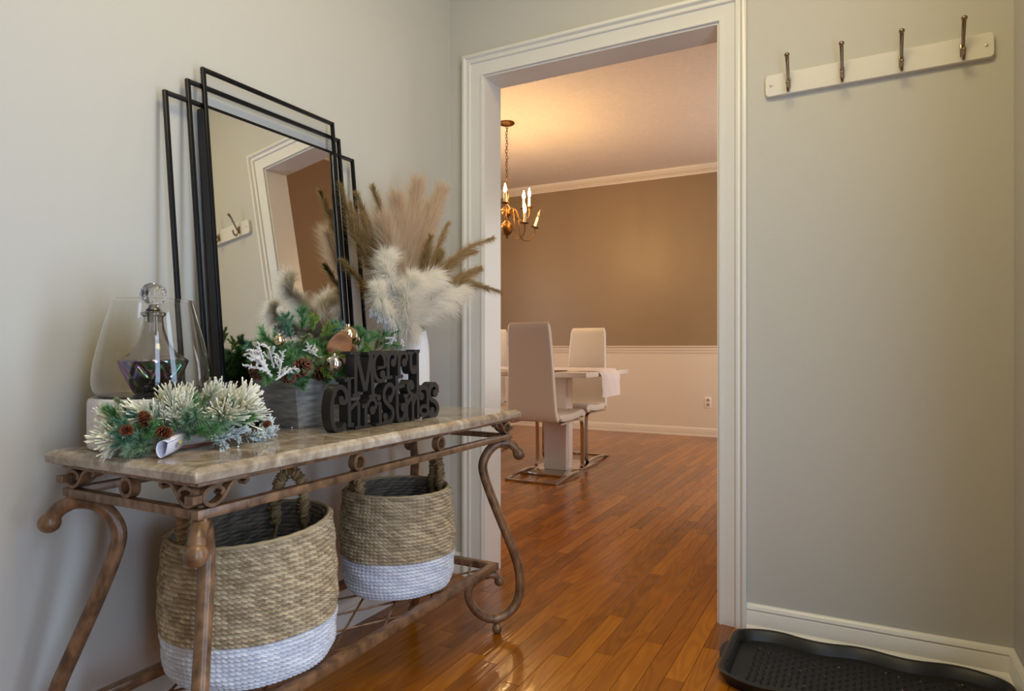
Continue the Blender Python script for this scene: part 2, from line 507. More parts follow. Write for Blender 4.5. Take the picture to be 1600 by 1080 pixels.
# dining walls: taupe above the chair rail, cream wainscot below
RAILZ = 0.955
def dwall(name, x0, x1, y0, y1):
    wallbox(name, m_dwall, x0, x1, y0, y1, RAILZ - 0.05, DC)
dwall('wall_far', DL, DR, YF, YF + 0.1)
dwall('wall_dining_left', DL - 0.1, DL, YD, YF + 0.1)
dwall('wall_dining_right', DR, DR + 0.1, YD, YF + 0.1)
m = MB()
m.box(DL, OX0 - 0.09, YD, YD + 0.004, -0.012, DC); m.box(OX1 + 0.09, DR, YD, YD + 0.004, -0.012, DC)
m.box(OX0 - 0.09, OX1 + 0.09, YD, YD + 0.004, OZ + 0.09, DC); m.box(DL - 0.1, XL - 0.12, YD - 0.1, YD, -0.012, DC)
m.box(XR + 0.12, DR + 0.1, YD - 0.1, YD, -0.012, DC)
struct(m.build('wall_dining_near', m_dwall))
wallbox('wall_far_wainscot', m_wains, DL, DR, YF - 0.004, YF + 0.1, -0.012, RAILZ - 0.05)
wallbox('wall_dining_left_wainscot', m_wains, DL - 0.1, DL + 0.004, YD, YF, -0.012, RAILZ - 0.05)
wallbox('wall_dining_right_wainscot', m_wains, DR - 0.004, DR + 0.1, YD, YF, -0.012, RAILZ - 0.05)

# casing around the opening (profile swept round with mitred corners)
cprof = [(0.0, 0.0), (0.0, 0.009), (0.002, 0.012), (0.008, 0.0125), (0.010, 0.009), (0.013, 0.009), (0.050, 0.0125), (0.053, 0.013), (0.054, 0.018), (0.057, 0.0205), (0.061, 0.0205), (0.064, 0.017), (0.068, 0.0155),
         (0.072, 0.017), (0.074, 0.023), (0.078, 0.0265), (0.088, 0.0265), (0.090, 0.025), (0.090, 0.0)]
def casing(name, y, sgn):
    m = MB(); r_ = 0.006
    V = Vector((0, sgn, 0))
    path = [((OX0 + -r_, y, 0), (-1, 0, 0), V), ((OX0 - r_, y, OZ + r_), (-1, 0, 1), V), ((OX1 + r_, y, OZ + r_), (1, 0, 1), V), ((OX1 + r_, y, 0), (1, 0, 0), V)]
    m.sweep(cprof, path)
    return struct(m.build(name, m_trim, None, 40))
casing('trim_1', YB, -1)
casing('trim_2', YD + 0.004, 1)
m = MB()
m.box(OX0 - 0.012, OX0, YB - 0.003, YD + 0.007, 0, OZ + 0.012); m.box(OX1, OX1 + 0.012, YB - 0.003, YD + 0.007, 0, OZ + 0.012)
m.box(OX0, OX1, YB - 0.003, YD + 0.007, OZ, OZ + 0.012)
struct(m.build('trim_3', m_trim))

def run(name, prof, pts, mat, inward):
    """moulding run from a to b; prof (out, up); inward = unit vector into the room"""
    m = MB()
    a, b = Vector(pts[0]), Vector(pts[1])
    m.sweep(prof, [(a, inward, (0, 0, 1)), (b, inward, (0, 0, 1))])
    return struct(m.build(name, mat, None, 40))
bb = [(0, 0), (0.014, 0), (0.014, 0.060), (0.011, 0.064), (0.013, 0.070), (0.009, 0.078), (0.004, 0.084), (0, 0.086)]
run('baseboard_left', bb, ((XL, YH, 0), (XL, YB, 0)), m_trim, Vector((1, 0, 0)))
run('baseboard_right', bb, ((XR, YH, 0), (XR, YB, 0)), m_trim, Vector((-1, 0, 0)))
run('baseboard_back', bb, ((OX1 + 0.096, YB, 0), (XR, YB, 0)), m_trim, Vector((0, -1, 0)))
run('baseboard_back_left', bb, ((XL, YB, 0), (OX0 - 0.096, YB, 0)), m_trim, Vector((0, -1, 0)))
run('baseboard_front', bb, ((XL, YH, 0), (XR, YH, 0)), m_trim, Vector((0, 1, 0)))
shoe = [(0, 0), (0.028, 0), (0.026, 0.010), (0.020, 0.017), (0.014, 0.019), (0, 0.019)]
run('trim_4', shoe, ((OX1 + 0.096, YB, 0), (XR, YB, 0)), m_trim, Vector((0, -1, 0)))
run('trim_5', shoe, ((XR, YH, 0), (XR, YB, 0)), m_trim, Vector((-1, 0, 0)))
bbd = [(0, 0), (0.020, 0), (0.020, 0.014), (0.014, 0.02), (0.014, 0.075), (0.009, 0.086), (0.003, 0.092), (0, 0.094)]
run('baseboard_far', bbd, ((DL, YF - 0.004, 0), (DR, YF - 0.004, 0)), m_wains, Vector((0, -1, 0)))
run('baseboard_dining_left', bbd, ((DL + 0.004, YD, 0), (DL + 0.004, YF, 0)), m_wains, Vector((1, 0, 0)))
run('baseboard_dining_right', bbd, ((DR - 0.004, YD, 0), (DR - 0.004, YF, 0)), m_wains, Vector((-1, 0, 0)))
rail = [(0, -0.082), (0.008, -0.082), (0.012, -0.074), (0.012, -0.050), (0.020, -0.044), (0.020, -0.026), (0.030, -0.018), (0.034, -0.006), (0.034, 0.0), (0, 0.0)]
rail = [(a, b + RAILZ) for a, b in rail]
run('trim_6', rail, ((DL, YF, 0), (DR, YF, 0)), m_wains, Vector((0, -1, 0)))
run('trim_7', rail, ((DL, YD, 0), (DL, YF, 0)), m_wains, Vector((1, 0, 0)))
run('trim_8', rail, ((DR, YD, 0), (DR, YF, 0)), m_wains, Vector((-1, 0, 0)))
crown = [(0, -0.088), (0.010, -0.088), (0.012, -0.078), (0.022, -0.072), (0.022, -0.046), (0.034, -0.040), (0.050, -0.024), (0.060, -0.008), (0.060, 0), (0, 0)]
crown = [(a, b + DC) for a, b in crown]
t9 = run('trim_9', crown, ((DL, YF, 0), (DR, YF, 0)), m_wains, Vector((0, -1, 0)))
run('trim_10', crown, ((DR, YD, 0), (DR, YF, 0)), m_wains, Vector((-1, 0, 0)))
run('trim_11', crown, ((DL, YD, 0), (DL, YF, 0)), m_wains, Vector((1, 0, 0)))
m = MB(); x = DL + 0.02
while x < DR - 0.03:
    m.box(x, x + 0.016, YF - 0.030, YF - 0.020, DC - 0.069, DC - 0.049); x += 0.032
stuff(m.build('dentils', m_wains, t9))

# outlet on the far wainscot
ot = tag(empty('wall_outlet', (-1.412, YF - 0.004, 0.361)), 'white duplex outlet plate on the cream wainscot of the far dining wall', 'outlet')
m = MB(); m.box(-0.036, 0.036, -0.006, 0, -0.058, 0.058, 0.003); m.build('cover_plate', m_outlet, ot, 30)
for z in (-0.024, 0.024):
    m = MB(); m.lathe([(0.001, 0), (0.016, 0), (0.017, -0.003)], 20)
    o = m.build('socket', m_slotdark if False else simple('socket_tan', (190, 160, 135), 0.5), ot, 40, (0, -0.0065, z), (R(-90), 0, 0))
    for x_ in (-0.006, 0.006):
        m2 = MB(); m2.box(x_ - 0.0014, x_ + 0.0014, -0.006, 0.006, 0.0, 0.0012); m2.build('slot', m_slotdark, o)

# front door glazing behind the camera is represented by its daylight; frame it
fd = empty('door_1', (XR, 0.575, 0), R(90)); struct(fd)
m = MB()
for x0, x1, z0, z1 in ((-0.72, -0.66, 0, 2.15), (0.66, 0.72, 0, 2.15), (-0.72, 0.72, 2.12, 2.2)):
    m.box(x0, x1, 0.0, 0.05, z0, z1)
m.build('door_frame', m_trim, fd)

# ================================================================ CONSOLE TABLE
TH = 0.007
CT = Vector((-1.213, 1.315, 0))
tab = tag(empty('console_table', CT, TH), 'stone-topped console table with scrolling brown iron legs against the left wall', 'table')
def TL(x, y, z):      # table-local -> world
    return CT + Vector((x * math.cos(TH) - y * math.sin(TH), x * math.sin(TH) + y * math.cos(TH), z))
TT = 0.727
# slab with eased ogee edge
m = MB()
ez = [(0.006, 0.700), (0.001, 0.703), (0.0, 0.708), (0.0, 0.716), (0.003, 0.721), (0.007, 0.7235), (0.010, 0.7245), (0.013, TT)]
for i in range(1):
    vs_ = []; hw, hl = 0.2285, 0.603
    def rr(ins):
        r_ = 0.004; x, y = hw - ins, hl - ins; out = []
        for cx_, cy_, a0 in ((x - r_, y - r_, 0), (-x + r_, y - r_, 90), (-x + r_, -y + r_, 180), (x - r_, -y + r_, 270)):
            for q in range(5):
                a = R(a0 + 22.5 * q); out.append((cx_ + r_ * math.cos(a), cy_ + r_ * math.sin(a)))
        return out
    rings = [[(x, y, z) for x, y in rr(i_)] for i_, z in ez]
    n = len(rings[0]); allv = [q for r_ in rings for q in r_]
    fs = [(a * n + k, a * n + (k + 1) % n, (a + 1) * n + (k + 1) % n, (a + 1) * n + k) for a in range(len(rings) - 1) for k in range(n)]
    fs += [tuple(range(n - 1, -1, -1)), tuple((len(rings) - 1) * n + k for k in range(n))]
    m.add(allv, fs)
m.build('stone_top', m_slab, tab, 25)
# frames
def ringframe(hx, hy, w, z0, z1):
    m = MB()
    for s_ in (-1, 1):
        m.box(min(s_ * hx, s_ * (hx - w)), max(s_ * hx, s_ * (hx - w)), -hy, hy, z0, z1, 0.0015)
        m.box(-hx + w, hx - w, min(s_ * hy, s_ * (hy - w)), max(s_ * hy, s_ * (hy - w)), z0, z1, 0.0015)
    return m
ringframe(0.206, 0.581, 0.020, 0.690, 0.6995).build('upper_rail', m_iron, tab, 30)
ringframe(0.206, 0.581, 0.020, 0.633, 0.650).build('lower_rail', m_iron, tab, 30)
ringframe(0.173, 0.548, 0.024, 0.207, 0.229).build('shelf_frame', m_iron, tab, 30)
# legs
legp = [(0.070, 0.589), (0.062, 0.602), (0.048, 0.613), (0.027, 0.620), (-0.007, 0.614), (-0.035, 0.587), (-0.049, 0.548), (-0.038, 0.498), (-0.007, 0.415), (0.031, 0.322),
        (0.061, 0.246), (0.077, 0.178), (0.074, 0.113), (0.053, 0.074), (0.014, 0.050), (-0.028, 0.051), (-0.070, 0.080), (-0.095, 0.124), (-0.093, 0.158), (-0.070, 0.181),
        (-0.037, 0.192), (-0.008, 0.190), (0.004, 0.176)]
lp = catmull(legp, 5)
lm = MB()
rads = []
for i, q in enumerate(lp):
    f = i / (len(lp) - 1)
    rads.append(0.0150 if f < 0.55 else 0.0150 - 0.003 * (f - 0.55) / 0.45)
lm.tube([(d, 0, z) for d, z in lp], rads, 14)
lm.ball((0.074, 0, 0.581), 0.0205, 18, 12, (1, 1, 1))
lm.ball((0.007, 0, 0.169), 0.0165, 16, 10)
lm.lathe([(0.001, 0.0), (0.009, 0.001), (0.015, 0.008), (0.0165, 0.017), (0.014, 0.026), (0.008, 0.031), (0.009, 0.036), (0.011, 0.040), (0.001, 0.042)], 18)
lm.box(0.012, 0.040, -0.012, 0.012, 0.618, 0.634, 0.001)
leg_me = lm.mesh('leg', m_iron, 50)
for sx_, sy_ in ((1, -1), (1, 1), (-1, -1), (-1, 1)):
    link('leg', leg_me, tab, (sx_ * 0.169, sy_ * 0.544, 0), (0, 0, math.atan2(sy_, sx_)))
# bands: scrolls and rings between the rails
def band(path, width, th, closed=False):
    """path of (u, z); flat band of given width (along local y) and thickness"""
    m = MB(); n = len(path); vs = []
    for i in range(n):
        if closed: a, b = path[i - 1], path[(i + 1) % n]
        else: a, b = path[max(i - 1, 0)], path[min(i + 1, n - 1)]
        t = Vector((b[0] - a[0], b[1] - a[1])); t.normalize(); nn = Vector((-t.y, t.x)) * th / 2
        for w_, s_ in ((-width / 2, -1), (width / 2, -1), (width / 2, 1), (-width / 2, 1)):
            vs.append((path[i][0] + nn.x * s_, w_, path[i][1] + nn.y * s_))
    fs = []
    for i in range(n if closed else n - 1):
        j = (i + 1) % n
        for k in range(4):
            fs.append((i * 4 + k, i * 4 + (k + 1) % 4, j * 4 + (k + 1) % 4, j * 4 + k))
    if not closed: fs += [(3, 2, 1, 0), tuple((n - 1) * 4 + k for k in range(4))]
    m.add(vs, fs); return m
ring_me = band([(0.0165 * math.cos(2 * PI * k / 24), 0.670 + 0.0165 * math.sin(2 * PI * k / 24)) for k in range(24)], 0.018, 0.0075, True).mesh('ring', m_iron, 40)
sp = [((x - 610) / 165 * 0.10, 0.6535 + (436 - y) / 86 * 0.033) for x, y in
      ((684, 392), (694, 376), (680, 358), (655, 352), (634, 368), (628, 400), (640, 426), (662, 435), (690, 415), (708, 380), (726, 350), (750, 334), (774, 338), (782, 352), (768, 364))]
scroll_me = band(catmull(sp, 4), 0.018, 0.0065).mesh('scroll', m_iron, 40)
clip_m = MB(); clip_m.box(-0.003, 0.016, -0.011, 0.011, 0.662, 0.676, 0.0008)
clip_me = clip_m.mesh('scroll_clip', m_iron)
for s_ in (1, -1):
    for yy in (-0.165, 0.165):
        link('ring', ring_me, tab, (s_ * 0.196, yy, 0), (0, 0, R(90)))
    link('ring', ring_me, tab, (0, s_ * 0.571, 0))
for sx_ in (1, -1):
    for sy_ in (1, -1):
        link('scroll', scroll_me, tab, (sx_ * 0.196, sy_ * 0.579, 0), (0, 0, R(90) if sy_ < 0 else R(-90)))
        link('scroll', scroll_me, tab, (sx_ * 0.204, sy_ * 0.571, 0), (0, 0, 0 if sx_ < 0 else R(180)))
        link('scroll_clip', clip_me, tab, (sx_ * 0.196, sy_ * 0.589, 0), (0, 0, R(90) if sy_ < 0 else R(-90)))
# shelf lattice rods
m_rod = MB(); m_rod.tube([(0, 0, 0), (1, 0, 0)], 0.003, 6)
def clipseg(p, d, hx, hy):
    t0, t1 = -9, 9
    for i, h in ((0, hx), (1, hy)):
        if abs(d[i]) < 1e-9:
            if abs(p[i]) > h: return None
            continue
        a, b = sorted(((-h - p[i]) / d[i], (h - p[i]) / d[i])); t0, t1 = max(t0, a), min(t1, b)
    return (t0, t1) if t1 - t0 > 0.03 else None
for fam, ang in ((0, 60), (1, -62)):
    d = (math.cos(R(ang)), math.sin(R(ang)))
    for k in range(-9, 10):
        p = (0, k * 0.205 + 0.06)
        r_ = clipseg(p, d, 0.151, 0.526)
        if not r_: continue
        a = Vector((p[0] + d[0] * r_[0], p[1] + d[1] * r_[0], 0.2145 + 0.004 * fam)); b = Vector((p[0] + d[0] * r_[1], p[1] + d[1] * r_[1], 0.2145 + 0.004 * fam))
        mm = MB(); mm.tube([a, b], 0.0032, 6); mm.build('shelf_rod', m_iron, tab, 60)

# ================================================================ BASKETS
def rope_surface(R_of_z, z0, rows, rh, nth, strand, amp_row, amp_tw, cols, seed, inner=False, wave=None):
    rs = np.random.RandomState(seed)
    per = 6
    th = np.linspace(0, 2 * PI, nth, endpoint=False)
    V = []; Cc = []
    tot = rows * per + 1
    nstr = strand
    rowoff = rs.rand(rows + 1) * 0.25
    cellcol = rs.rand(rows + 1, nstr)
    for j in range(tot):
        row = min(j // per, rows - 1); ph = (j - row * per) / per
        z = z0 + row * rh + ph * rh
        prof = math.sin(PI * ph) ** 0.6
        phase = (th / (2 * PI) * nstr + ph * 1.5 + rowoff[row]) % 1.0
        tw = np.abs(np.sin(PI * phase)) ** 0.7
        sgn = -1 if inner else 1
        r = R_of_z(z) + sgn * (amp_row * prof + amp_tw * tw * (0.35 + 0.65 * prof))
        zz = z + np.zeros(nth)
        if wave is not None: zz = zz + wave(th, z)
        # keep a slow organic wobble
        r = r + 0.0025 * np.sin(3 * th + 9 * z) + 0.0015 * np.sin(7 * th + row)
        V.append(np.stack([r * np.cos(th), r * np.sin(th), zz], 1))
        ci = np.floor((th / (2 * PI) * nstr + ph * 1.5 + rowoff[row])).astype(int) % nstr
        m_ = cellcol[row][ci]
        c = cols[0][None, :] * (1 - m_[:, None]) + cols[1][None, :] * m_[:, None]
        Cc.append(c)
    V = np.concatenate(V); Cc = np.concatenate(Cc)
    idx = np.arange(tot * nth).reshape(tot, nth)
    a = idx[:-1]; b = np.roll(idx, -1, 1)[:-1]; c_ = np.roll(idx, -1, 1)[1:]; d = idx[1:]
    Fq = np.stack([a, b, c_, d], -1).reshape(-1, 4)
    if inner: Fq = Fq[:, ::-1]
    return V, Fq, Cc
def np_mesh(name, parts, mat):
    V = np.concatenate([p[0] for p in parts]); Cc = np.concatenate([p[2] for p in parts])
    off = 0; Fs = []
    for p in parts: Fs.append(p[1] + off); off += len(p[0])
    Fq = np.concatenate(Fs)
    me = bpy.data.meshes.new(name)
    me.vertices.add(len(V)); me.vertices.foreach_set('co', V.astype(np.float32).ravel())
    me.loops.add(len(Fq) * 4); me.loops.foreach_set('vertex_index', Fq.astype(np.int32).ravel())
    me.polygons.add(len(Fq)); me.polygons.foreach_set('loop_start', np.arange(0, len(Fq) * 4, 4, dtype=np.int32))
    me.polygons.foreach_set('loop_total', np.full(len(Fq), 4, dtype=np.int32))
    me.polygons.foreach_set('use_smooth', np.ones(len(Fq), dtype=bool))
    ca = me.color_attributes.new('Col', 'FLOAT_COLOR', 'POINT')
    arr = np.ones((len(V), 4), dtype=np.float32); arr[:, :3] = Cc; ca.data.foreach_set('color', arr.ravel())
    me.update(calc_edges=True); me.materials.append(mat)
    return me
L3 = lambda c: np.array(lin(c)[:3])
def twisted_handle(name, pts, parent, seed):
    """plaited loop: three strands wound round the path, in one mesh"""
    rs = random.Random(seed)
    path = catmull(pts, 10)
    P = [Vector(p) for p in path]; m = MB(); up = None
    L = [0]
    for i in range(1, len(P)): L.append(L[-1] + (P[i] - P[i - 1]).length)
    for s_ in range(3):
        vs = []; seg = 260
        for q in range(seg):
            l = L[-1] * q / (seg - 1)
            i = max(j for j in range(len(L)) if L[j] <= l + 1e-9); i = min(i, len(P) - 2)
            f = (l - L[i]) / max(1e-9, L[i + 1] - L[i]); p = P[i].lerp(P[i + 1], f)
            t = (P[min(i + 2, len(P) - 1)] - P[max(i - 1, 0)]).normalized()
            a = Vector((0, 0, 1)).cross(t)
            if a.length < 0.2: a = Vector((math.cos(0.4), math.sin(0.4), 0)).cross(t)
            a.normalize(); b = t.cross(a)
            an = 2 * PI * (l / 0.030 + s_ / 3)
            vs.append(p + (a * math.cos(an) + b * math.sin(an)) * 0.0062)
        c0 = lin((178, 150, 108))[:3]; c1 = lin((120, 94, 60))[:3]
        k = rs.random(); col = tuple(c0[i] * k + c1[i] * (1 - k) for i in range(3))
        m.tube(vs, 0.0066, 7, col=col)
    # loose wrapped fibres
    for q in range(150):
        i = rs.randrange(1, len(P) - 1); p = P[i]; t = (P[i + 1] - P[i - 1]).normalized()
        d = Vector((rs.gauss(0, 1), rs.gauss(0, 1), rs.gauss(0, 1))); d = (d - t * d.dot(t)).normalized()
        e = t.cross(d); k = rs.random(); col = tuple(lin((205, 178, 132))[i_] * k + lin((110, 84, 52))[i_] * (1 - k) for i_ in range(3))
        m.tube([p + d * 0.0128 - e * 0.008, p + d * 0.0145, p + d * 0.0122 + e * 0.008 + t * 0.004], 0.0016, 4, col=col)
    # loose tails below the ends
    for end in (P[0], P[-1]):
        for q in range(5):
            m.tube([end + Vector((rs.gauss(0, 0.004), rs.gauss(0, 0.004), 0)), end + Vector((rs.gauss(0, 0.007), rs.gauss(0, 0.007), -0.035 - rs.random() * 0.015))], 0.002, 4, col=lin((170, 140, 98))[:3])
    return m.build(name, m_rope, parent, 60)
def basket(center, rb, rt, h, band_h, phis, label, seed, tilt):
    t = tag(empty('woven_basket', center), label, 'basket')
    def Rz(z):
        f = z / h; return rb + (rt - rb) * f + 0.010 * math.sin(PI * min(1, f * 1.05)) - 0.016 * max(0, 1 - z / 0.03) ** 2
    rh = 0.0096; rows_w = round(band_h / rh); rows = round(h / rh)
    nstr = int(2 * PI * rt / 0.0115); nth = nstr * 6
    nat = (L3((154, 132, 102)), L3((210, 188, 152))); wh = (L3((208, 208, 214)), L3((236, 236, 240)))
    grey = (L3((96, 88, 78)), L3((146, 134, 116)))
    wave = lambda th, z: tilt * (0.5 + 0.5 * np.cos(th - 1.1)) * (z / h) ** 2
    body = rope_surface(Rz, rows_w * rh, rows - rows_w, rh, nth, nstr, 0.0070, 0.0068, nat, seed, wave=wave)
    white = rope_surface(Rz, 0.0, rows_w, rh, nth, nstr, 0.0066, 0.0056, wh, seed + 1, wave=wave)
    nin = nstr * 4
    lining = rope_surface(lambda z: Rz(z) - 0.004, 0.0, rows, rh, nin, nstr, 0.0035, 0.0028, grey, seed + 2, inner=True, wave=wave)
    # rim: bridge top edges of body and lining with a rolled rope
    link('rope_body', np_mesh('rope_body', [body], m_rope), t)
    link('white_band', np_mesh('white_band', [white], m_ropew), t)
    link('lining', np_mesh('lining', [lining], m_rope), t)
    m = MB(); pts = []
    for k in range(96):
        a = 2 * PI * k / 96; zt = rows * rh; r = Rz(zt) + 0.0012 + 0.0025 * math.sin(3 * a + 9 * zt)
        pts.append((r * math.cos(a), r * math.sin(a), zt + tilt * (0.5 + 0.5 * math.cos(a - 1.1))))
    m.tube(pts, [0.0044 + 0.0008 * math.sin(k * 1.9) for k in range(96)], 8, True, col=lin((186, 160, 120))[:3]); m.build('rim', m_rope, t, 60)
    m = MB(); m.lathe([(0.001, 0.002), (Rz(0) - 0.002, 0.002), (Rz(0) - 0.002, 0.006), (0.001, 0.006)], 48, col=lin((150, 125, 90))[:3]); m.build('base', m_rope, t)
    for ph, w, hh in phis:
        zt = rows * rh; pts = []
        for a_, dz, dr in ((-w, -0.050, 0.004), (-w, 0.0, 0.0), (-w * 0.86, hh * 0.55, 0.0), (-w * 0.45, hh * 0.93, -0.002), (0, hh, -0.003), (w * 0.45, hh * 0.93, -0.002), (w * 0.86, hh * 0.55, 0), (w, 0.0, 0.0), (w, -0.050, 0.004)):
            A = ph + a_ / rt; r = Rz(zt) - 0.018 + dr
            pts.append((r * math.cos(A), r * math.sin(A), zt + tilt * (0.5 + 0.5 * math.cos(A - 1.1)) + dz))
        twisted_handle('handle', pts, t, seed + int(ph * 10))
    return t, Rz, rows * rh
b1, rz1, h1 = basket((-1.222, 1.035, 0.2295), 0.166, 0.168, 0.292, 0.094, ((R(103), 0.046, 0.076), (R(-93), 0.046, 0.085)),
                     'larger seagrass basket with white base nearest the camera on the lower shelf', 21, 0.030)
b2, rz2, h2 = basket((-1.215, 1.558, 0.2295), 0.145, 0.147, 0.292, 0.104, ((R(62), 0.030, 0.075), (R(-122), 0.036, 0.070)),
                     'smaller seagrass basket with white base at the far end of the lower shelf', 31, 0.0)
# cloth tag hanging inside the large basket
m = MB(); m.box(-0.016, 0.016, -0.001, 0.001, -0.045, 0.0, 0.0005)
m.build('sewn_tag', m_greytag, b1, None, (0.154 * math.cos(R(70)), 0.154 * math.sin(R(70)), h1 - 0.004), (0, R(8), R(-15)))

# ================================================================ MIRROR
LEAN = R(5.6)
mir = tag(empty('wall_mirror', (-1.398, 1.331, TT + 0.0055)), 'tall mirror in a stepped black metal tube frame leaning on the left wall', 'mirror')
mir.rotation_euler = (0, -LEAN, 0)
def rectframe(name, hy, z0, z1, x, r_=0.0052):
    m = MB()
    for s_ in (-1, 1): m.box(x - r_, x + r_, s_ * hy - r_, s_ * hy + r_, z0 - r_, z1 + r_, 0.0015)
    for z in (z0, z1): m.box(x - r_, x + r_, -hy + r_, hy - r_, z - r_, z + r_, 0.0015)
    return m.build(name, m_black, mir, 30)
rectframe('tall_frame', 0.231, 0.000, 0.912, 0.006)
rectframe('middle_frame', 0.268, 0.044, 0.872, -0.0065)
rectframe('wide_frame', 0.330, 0.094, 0.822, 0.0035 - 0.012)
m = MB(); m.box(-0.0035, -0.0015, -0.226, 0.226, 0.100, 0.817); m.build('glass', m_mirror, mir)
m = MB()
m.box(-0.030, -0.004, -0.228, -0.219, 0.098, 0.818); m.box(-0.030, -0.004, 0.219, 0.228, 0.098, 0.818)
m.box(-0.012, -0.0036, -0.219, 0.219, 0.098, 0.818)
m.build('backing_box', m_blackbox, mir)

# ================================================================ HOOK RACK
rk = tag(empty('hook_rack', (0.028, YB, 1.785)), 'white wooden board with four metal coat hooks on the back wall', 'hook rack')
m = MB(); hw, hh = 0.304, 0.0355
def rrect(hw, hh, r_, y, n=5):
    out = []
    for cx_, cz_, a0 in ((hw - r_, hh - r_, 0), (-hw + r_, hh - r_, 90), (-hw + r_, -hh + r_, 180), (hw - r_, -hh + r_, 270)):
        for q in range(n):
            a = R(a0 + 90 / (n - 1) * q); out.append((cx_ + r_ * math.cos(a), y, cz_ + r_ * math.sin(a)))
    return out
rings = [rrect(hw, hh, 0.012, 0), rrect(hw, hh, 0.012, -0.013), rrect(hw - 0.002, hh - 0.002, 0.010, -0.0155)]
n = len(rings[0])
m.add([q for r_ in rings for q in r_], [(a * n + k, a * n + (k + 1) % n, (a + 1) * n + (k + 1) % n, (a + 1) * n + k) for a in range(2) for k in range(n)] + [tuple(range(n)), tuple(2 * n + k for k in range(n))])
m.build('board', m_rackwood, rk, 30)
rk.rotation_euler = (0, R(-0.7), 0)
hm = MB()
up = catmull([(0, -0.004, -0.004), (0, -0.016, 0.004), (0, -0.028, 0.030), (0, -0.042, 0.060), (0, -0.052, 0.078), (0, -0.058, 0.084)], 5)
hm.tube(up, [0.0042 + 0.0022 * abs(i / (len(up) - 1)) for i in range(len(up))], 10)
hm.ball((0, -0.058, 0.084), 0.0082, 14, 8)
dn = catmull([(0, -0.006, 0.006), (0, -0.014, -0.010), (0, -0.020, -0.026), (0, -0.030, -0.032), (0, -0.040, -0.024), (0, -0.043, -0.012)], 5)
hm.tube(dn, 0.0044, 10); hm.ball((0, -0.0432, -0.010), 0.0056, 12, 8)
hm.box(-0.006, 0.006, -0.006, 0.0, -0.016, 0.022, 0.002)
hm.v = [(x, y * 0.92, z * (0.86 if z > 0 else 1)) for x, y, z in hm.v]
hook_me = hm.mesh('hook', m_nickel, 50)
for x in (-0.205, -0.052, 0.105, 0.256):
    link('hook', hook_me, rk, (x - 0.028, -0.0155, -0.004))
for x in (-0.290, 0.290):
    m = MB(); m.lathe([(0.0008, 0.001), (0.0035, 0.0012), (0.0052, 0.0)], 14); m.build('screw', m_screw, rk, 50, (x * 0.985, -0.0157, 0), (R(90), 0, 0))

# ================================================================ BOOT TRAY
tr = tag(empty('boot_tray', (0.0, 2.022, 0.0)), 'black rubber boot tray with wavy edges on the floor below the hooks', 'tray')
def tray_outline(ins, n=160):
    out = []
    hx, hy, rc = 0.358 - ins, 0.188 - ins, max(0.02, 0.075 - ins)
    # superellipse-like rounded rectangle with three bulges on the long sides
    segs = []
    for cx_, cy_, a0 in ((hx - rc, hy - rc, 0), (-hx + rc, hy - rc, 90), (-hx + rc, -hy + rc, 180), (hx - rc, -hy + rc, 270)):
        for q in range(10):
            a = R(a0 + 10 * q); segs.append((cx_ + rc * math.cos(a), cy_ + rc * math.sin(a)))
    P = segs + [segs[0]]
    L = [0]
    for i in range(1, len(P)): L.append(L[-1] + math.dist(P[i], P[i - 1]))
    for q in range(n):
        l = L[-1] * q / n; i = max(j for j in range(len(L)) if L[j] <= l); i = min(i, len(P) - 2)
        f = (l - L[i]) / max(1e-9, L[i + 1] - L[i]); x = P[i][0] + (P[i + 1][0] - P[i][0]) * f; y = P[i][1] + (P[i + 1][1] - P[i][1]) * f
        w = 0.010 * math.cos(2 * PI * x / 0.235) - 0.004
        if abs(y) > hy * 0.8: y += w * (1 if y > 0 else -1) * min(1, (hx - abs(x)) / 0.05 if abs(x) < hx else 0)
        out.append((x, y))
    return out
m = MB()
levels = [(0.020, 0.001), (0.004, 0.030), (0.0, 0.035), (0.004, 0.0375), (0.013, 0.0375), (0.017, 0.035), (0.030, 0.009), (0.034, 0.0075), (0.042, 0.0075), (0.046, 0.006)]
rings = [[(x, y, z) for x, y in tray_outline(i_)] for i_, z in levels]
n = len(rings[0])
m.add([q for r_ in rings for q in r_], [(a * n + k, a * n + (k + 1) % n, (a + 1) * n + (k + 1) % n, (a + 1) * n + k) for a in range(len(rings) - 1) for k in range(n)]
      + [tuple(range(n)), tuple((len(rings) - 1) * n + k for k in range(n))])
m.build('tray_body', m_rubber, tr, 35)
for s_ in (-1, 1):
    m = MB(); vs = []
    pr = catmull([(0.338, -0.075), (0.352, -0.066), (0.366, -0.045), (0.372, 0.0), (0.366, 0.045), (0.352, 0.066), (0.338, 0.075)], 5)
    k = len(pr); vs = [(s_ * x, y, z) for z in (0.030, 0.0345) for x, y in pr]
    m.add(vs, [tuple(range(k - 1, -1, -1)), tuple(k + q for q in range(k))] + [(q, (q + 1) % k, k + (q + 1) % k, k + q) for q in range(k)])
    m.build('grip', m_rubber, tr)
m = MB(); rg = random.Random(3)
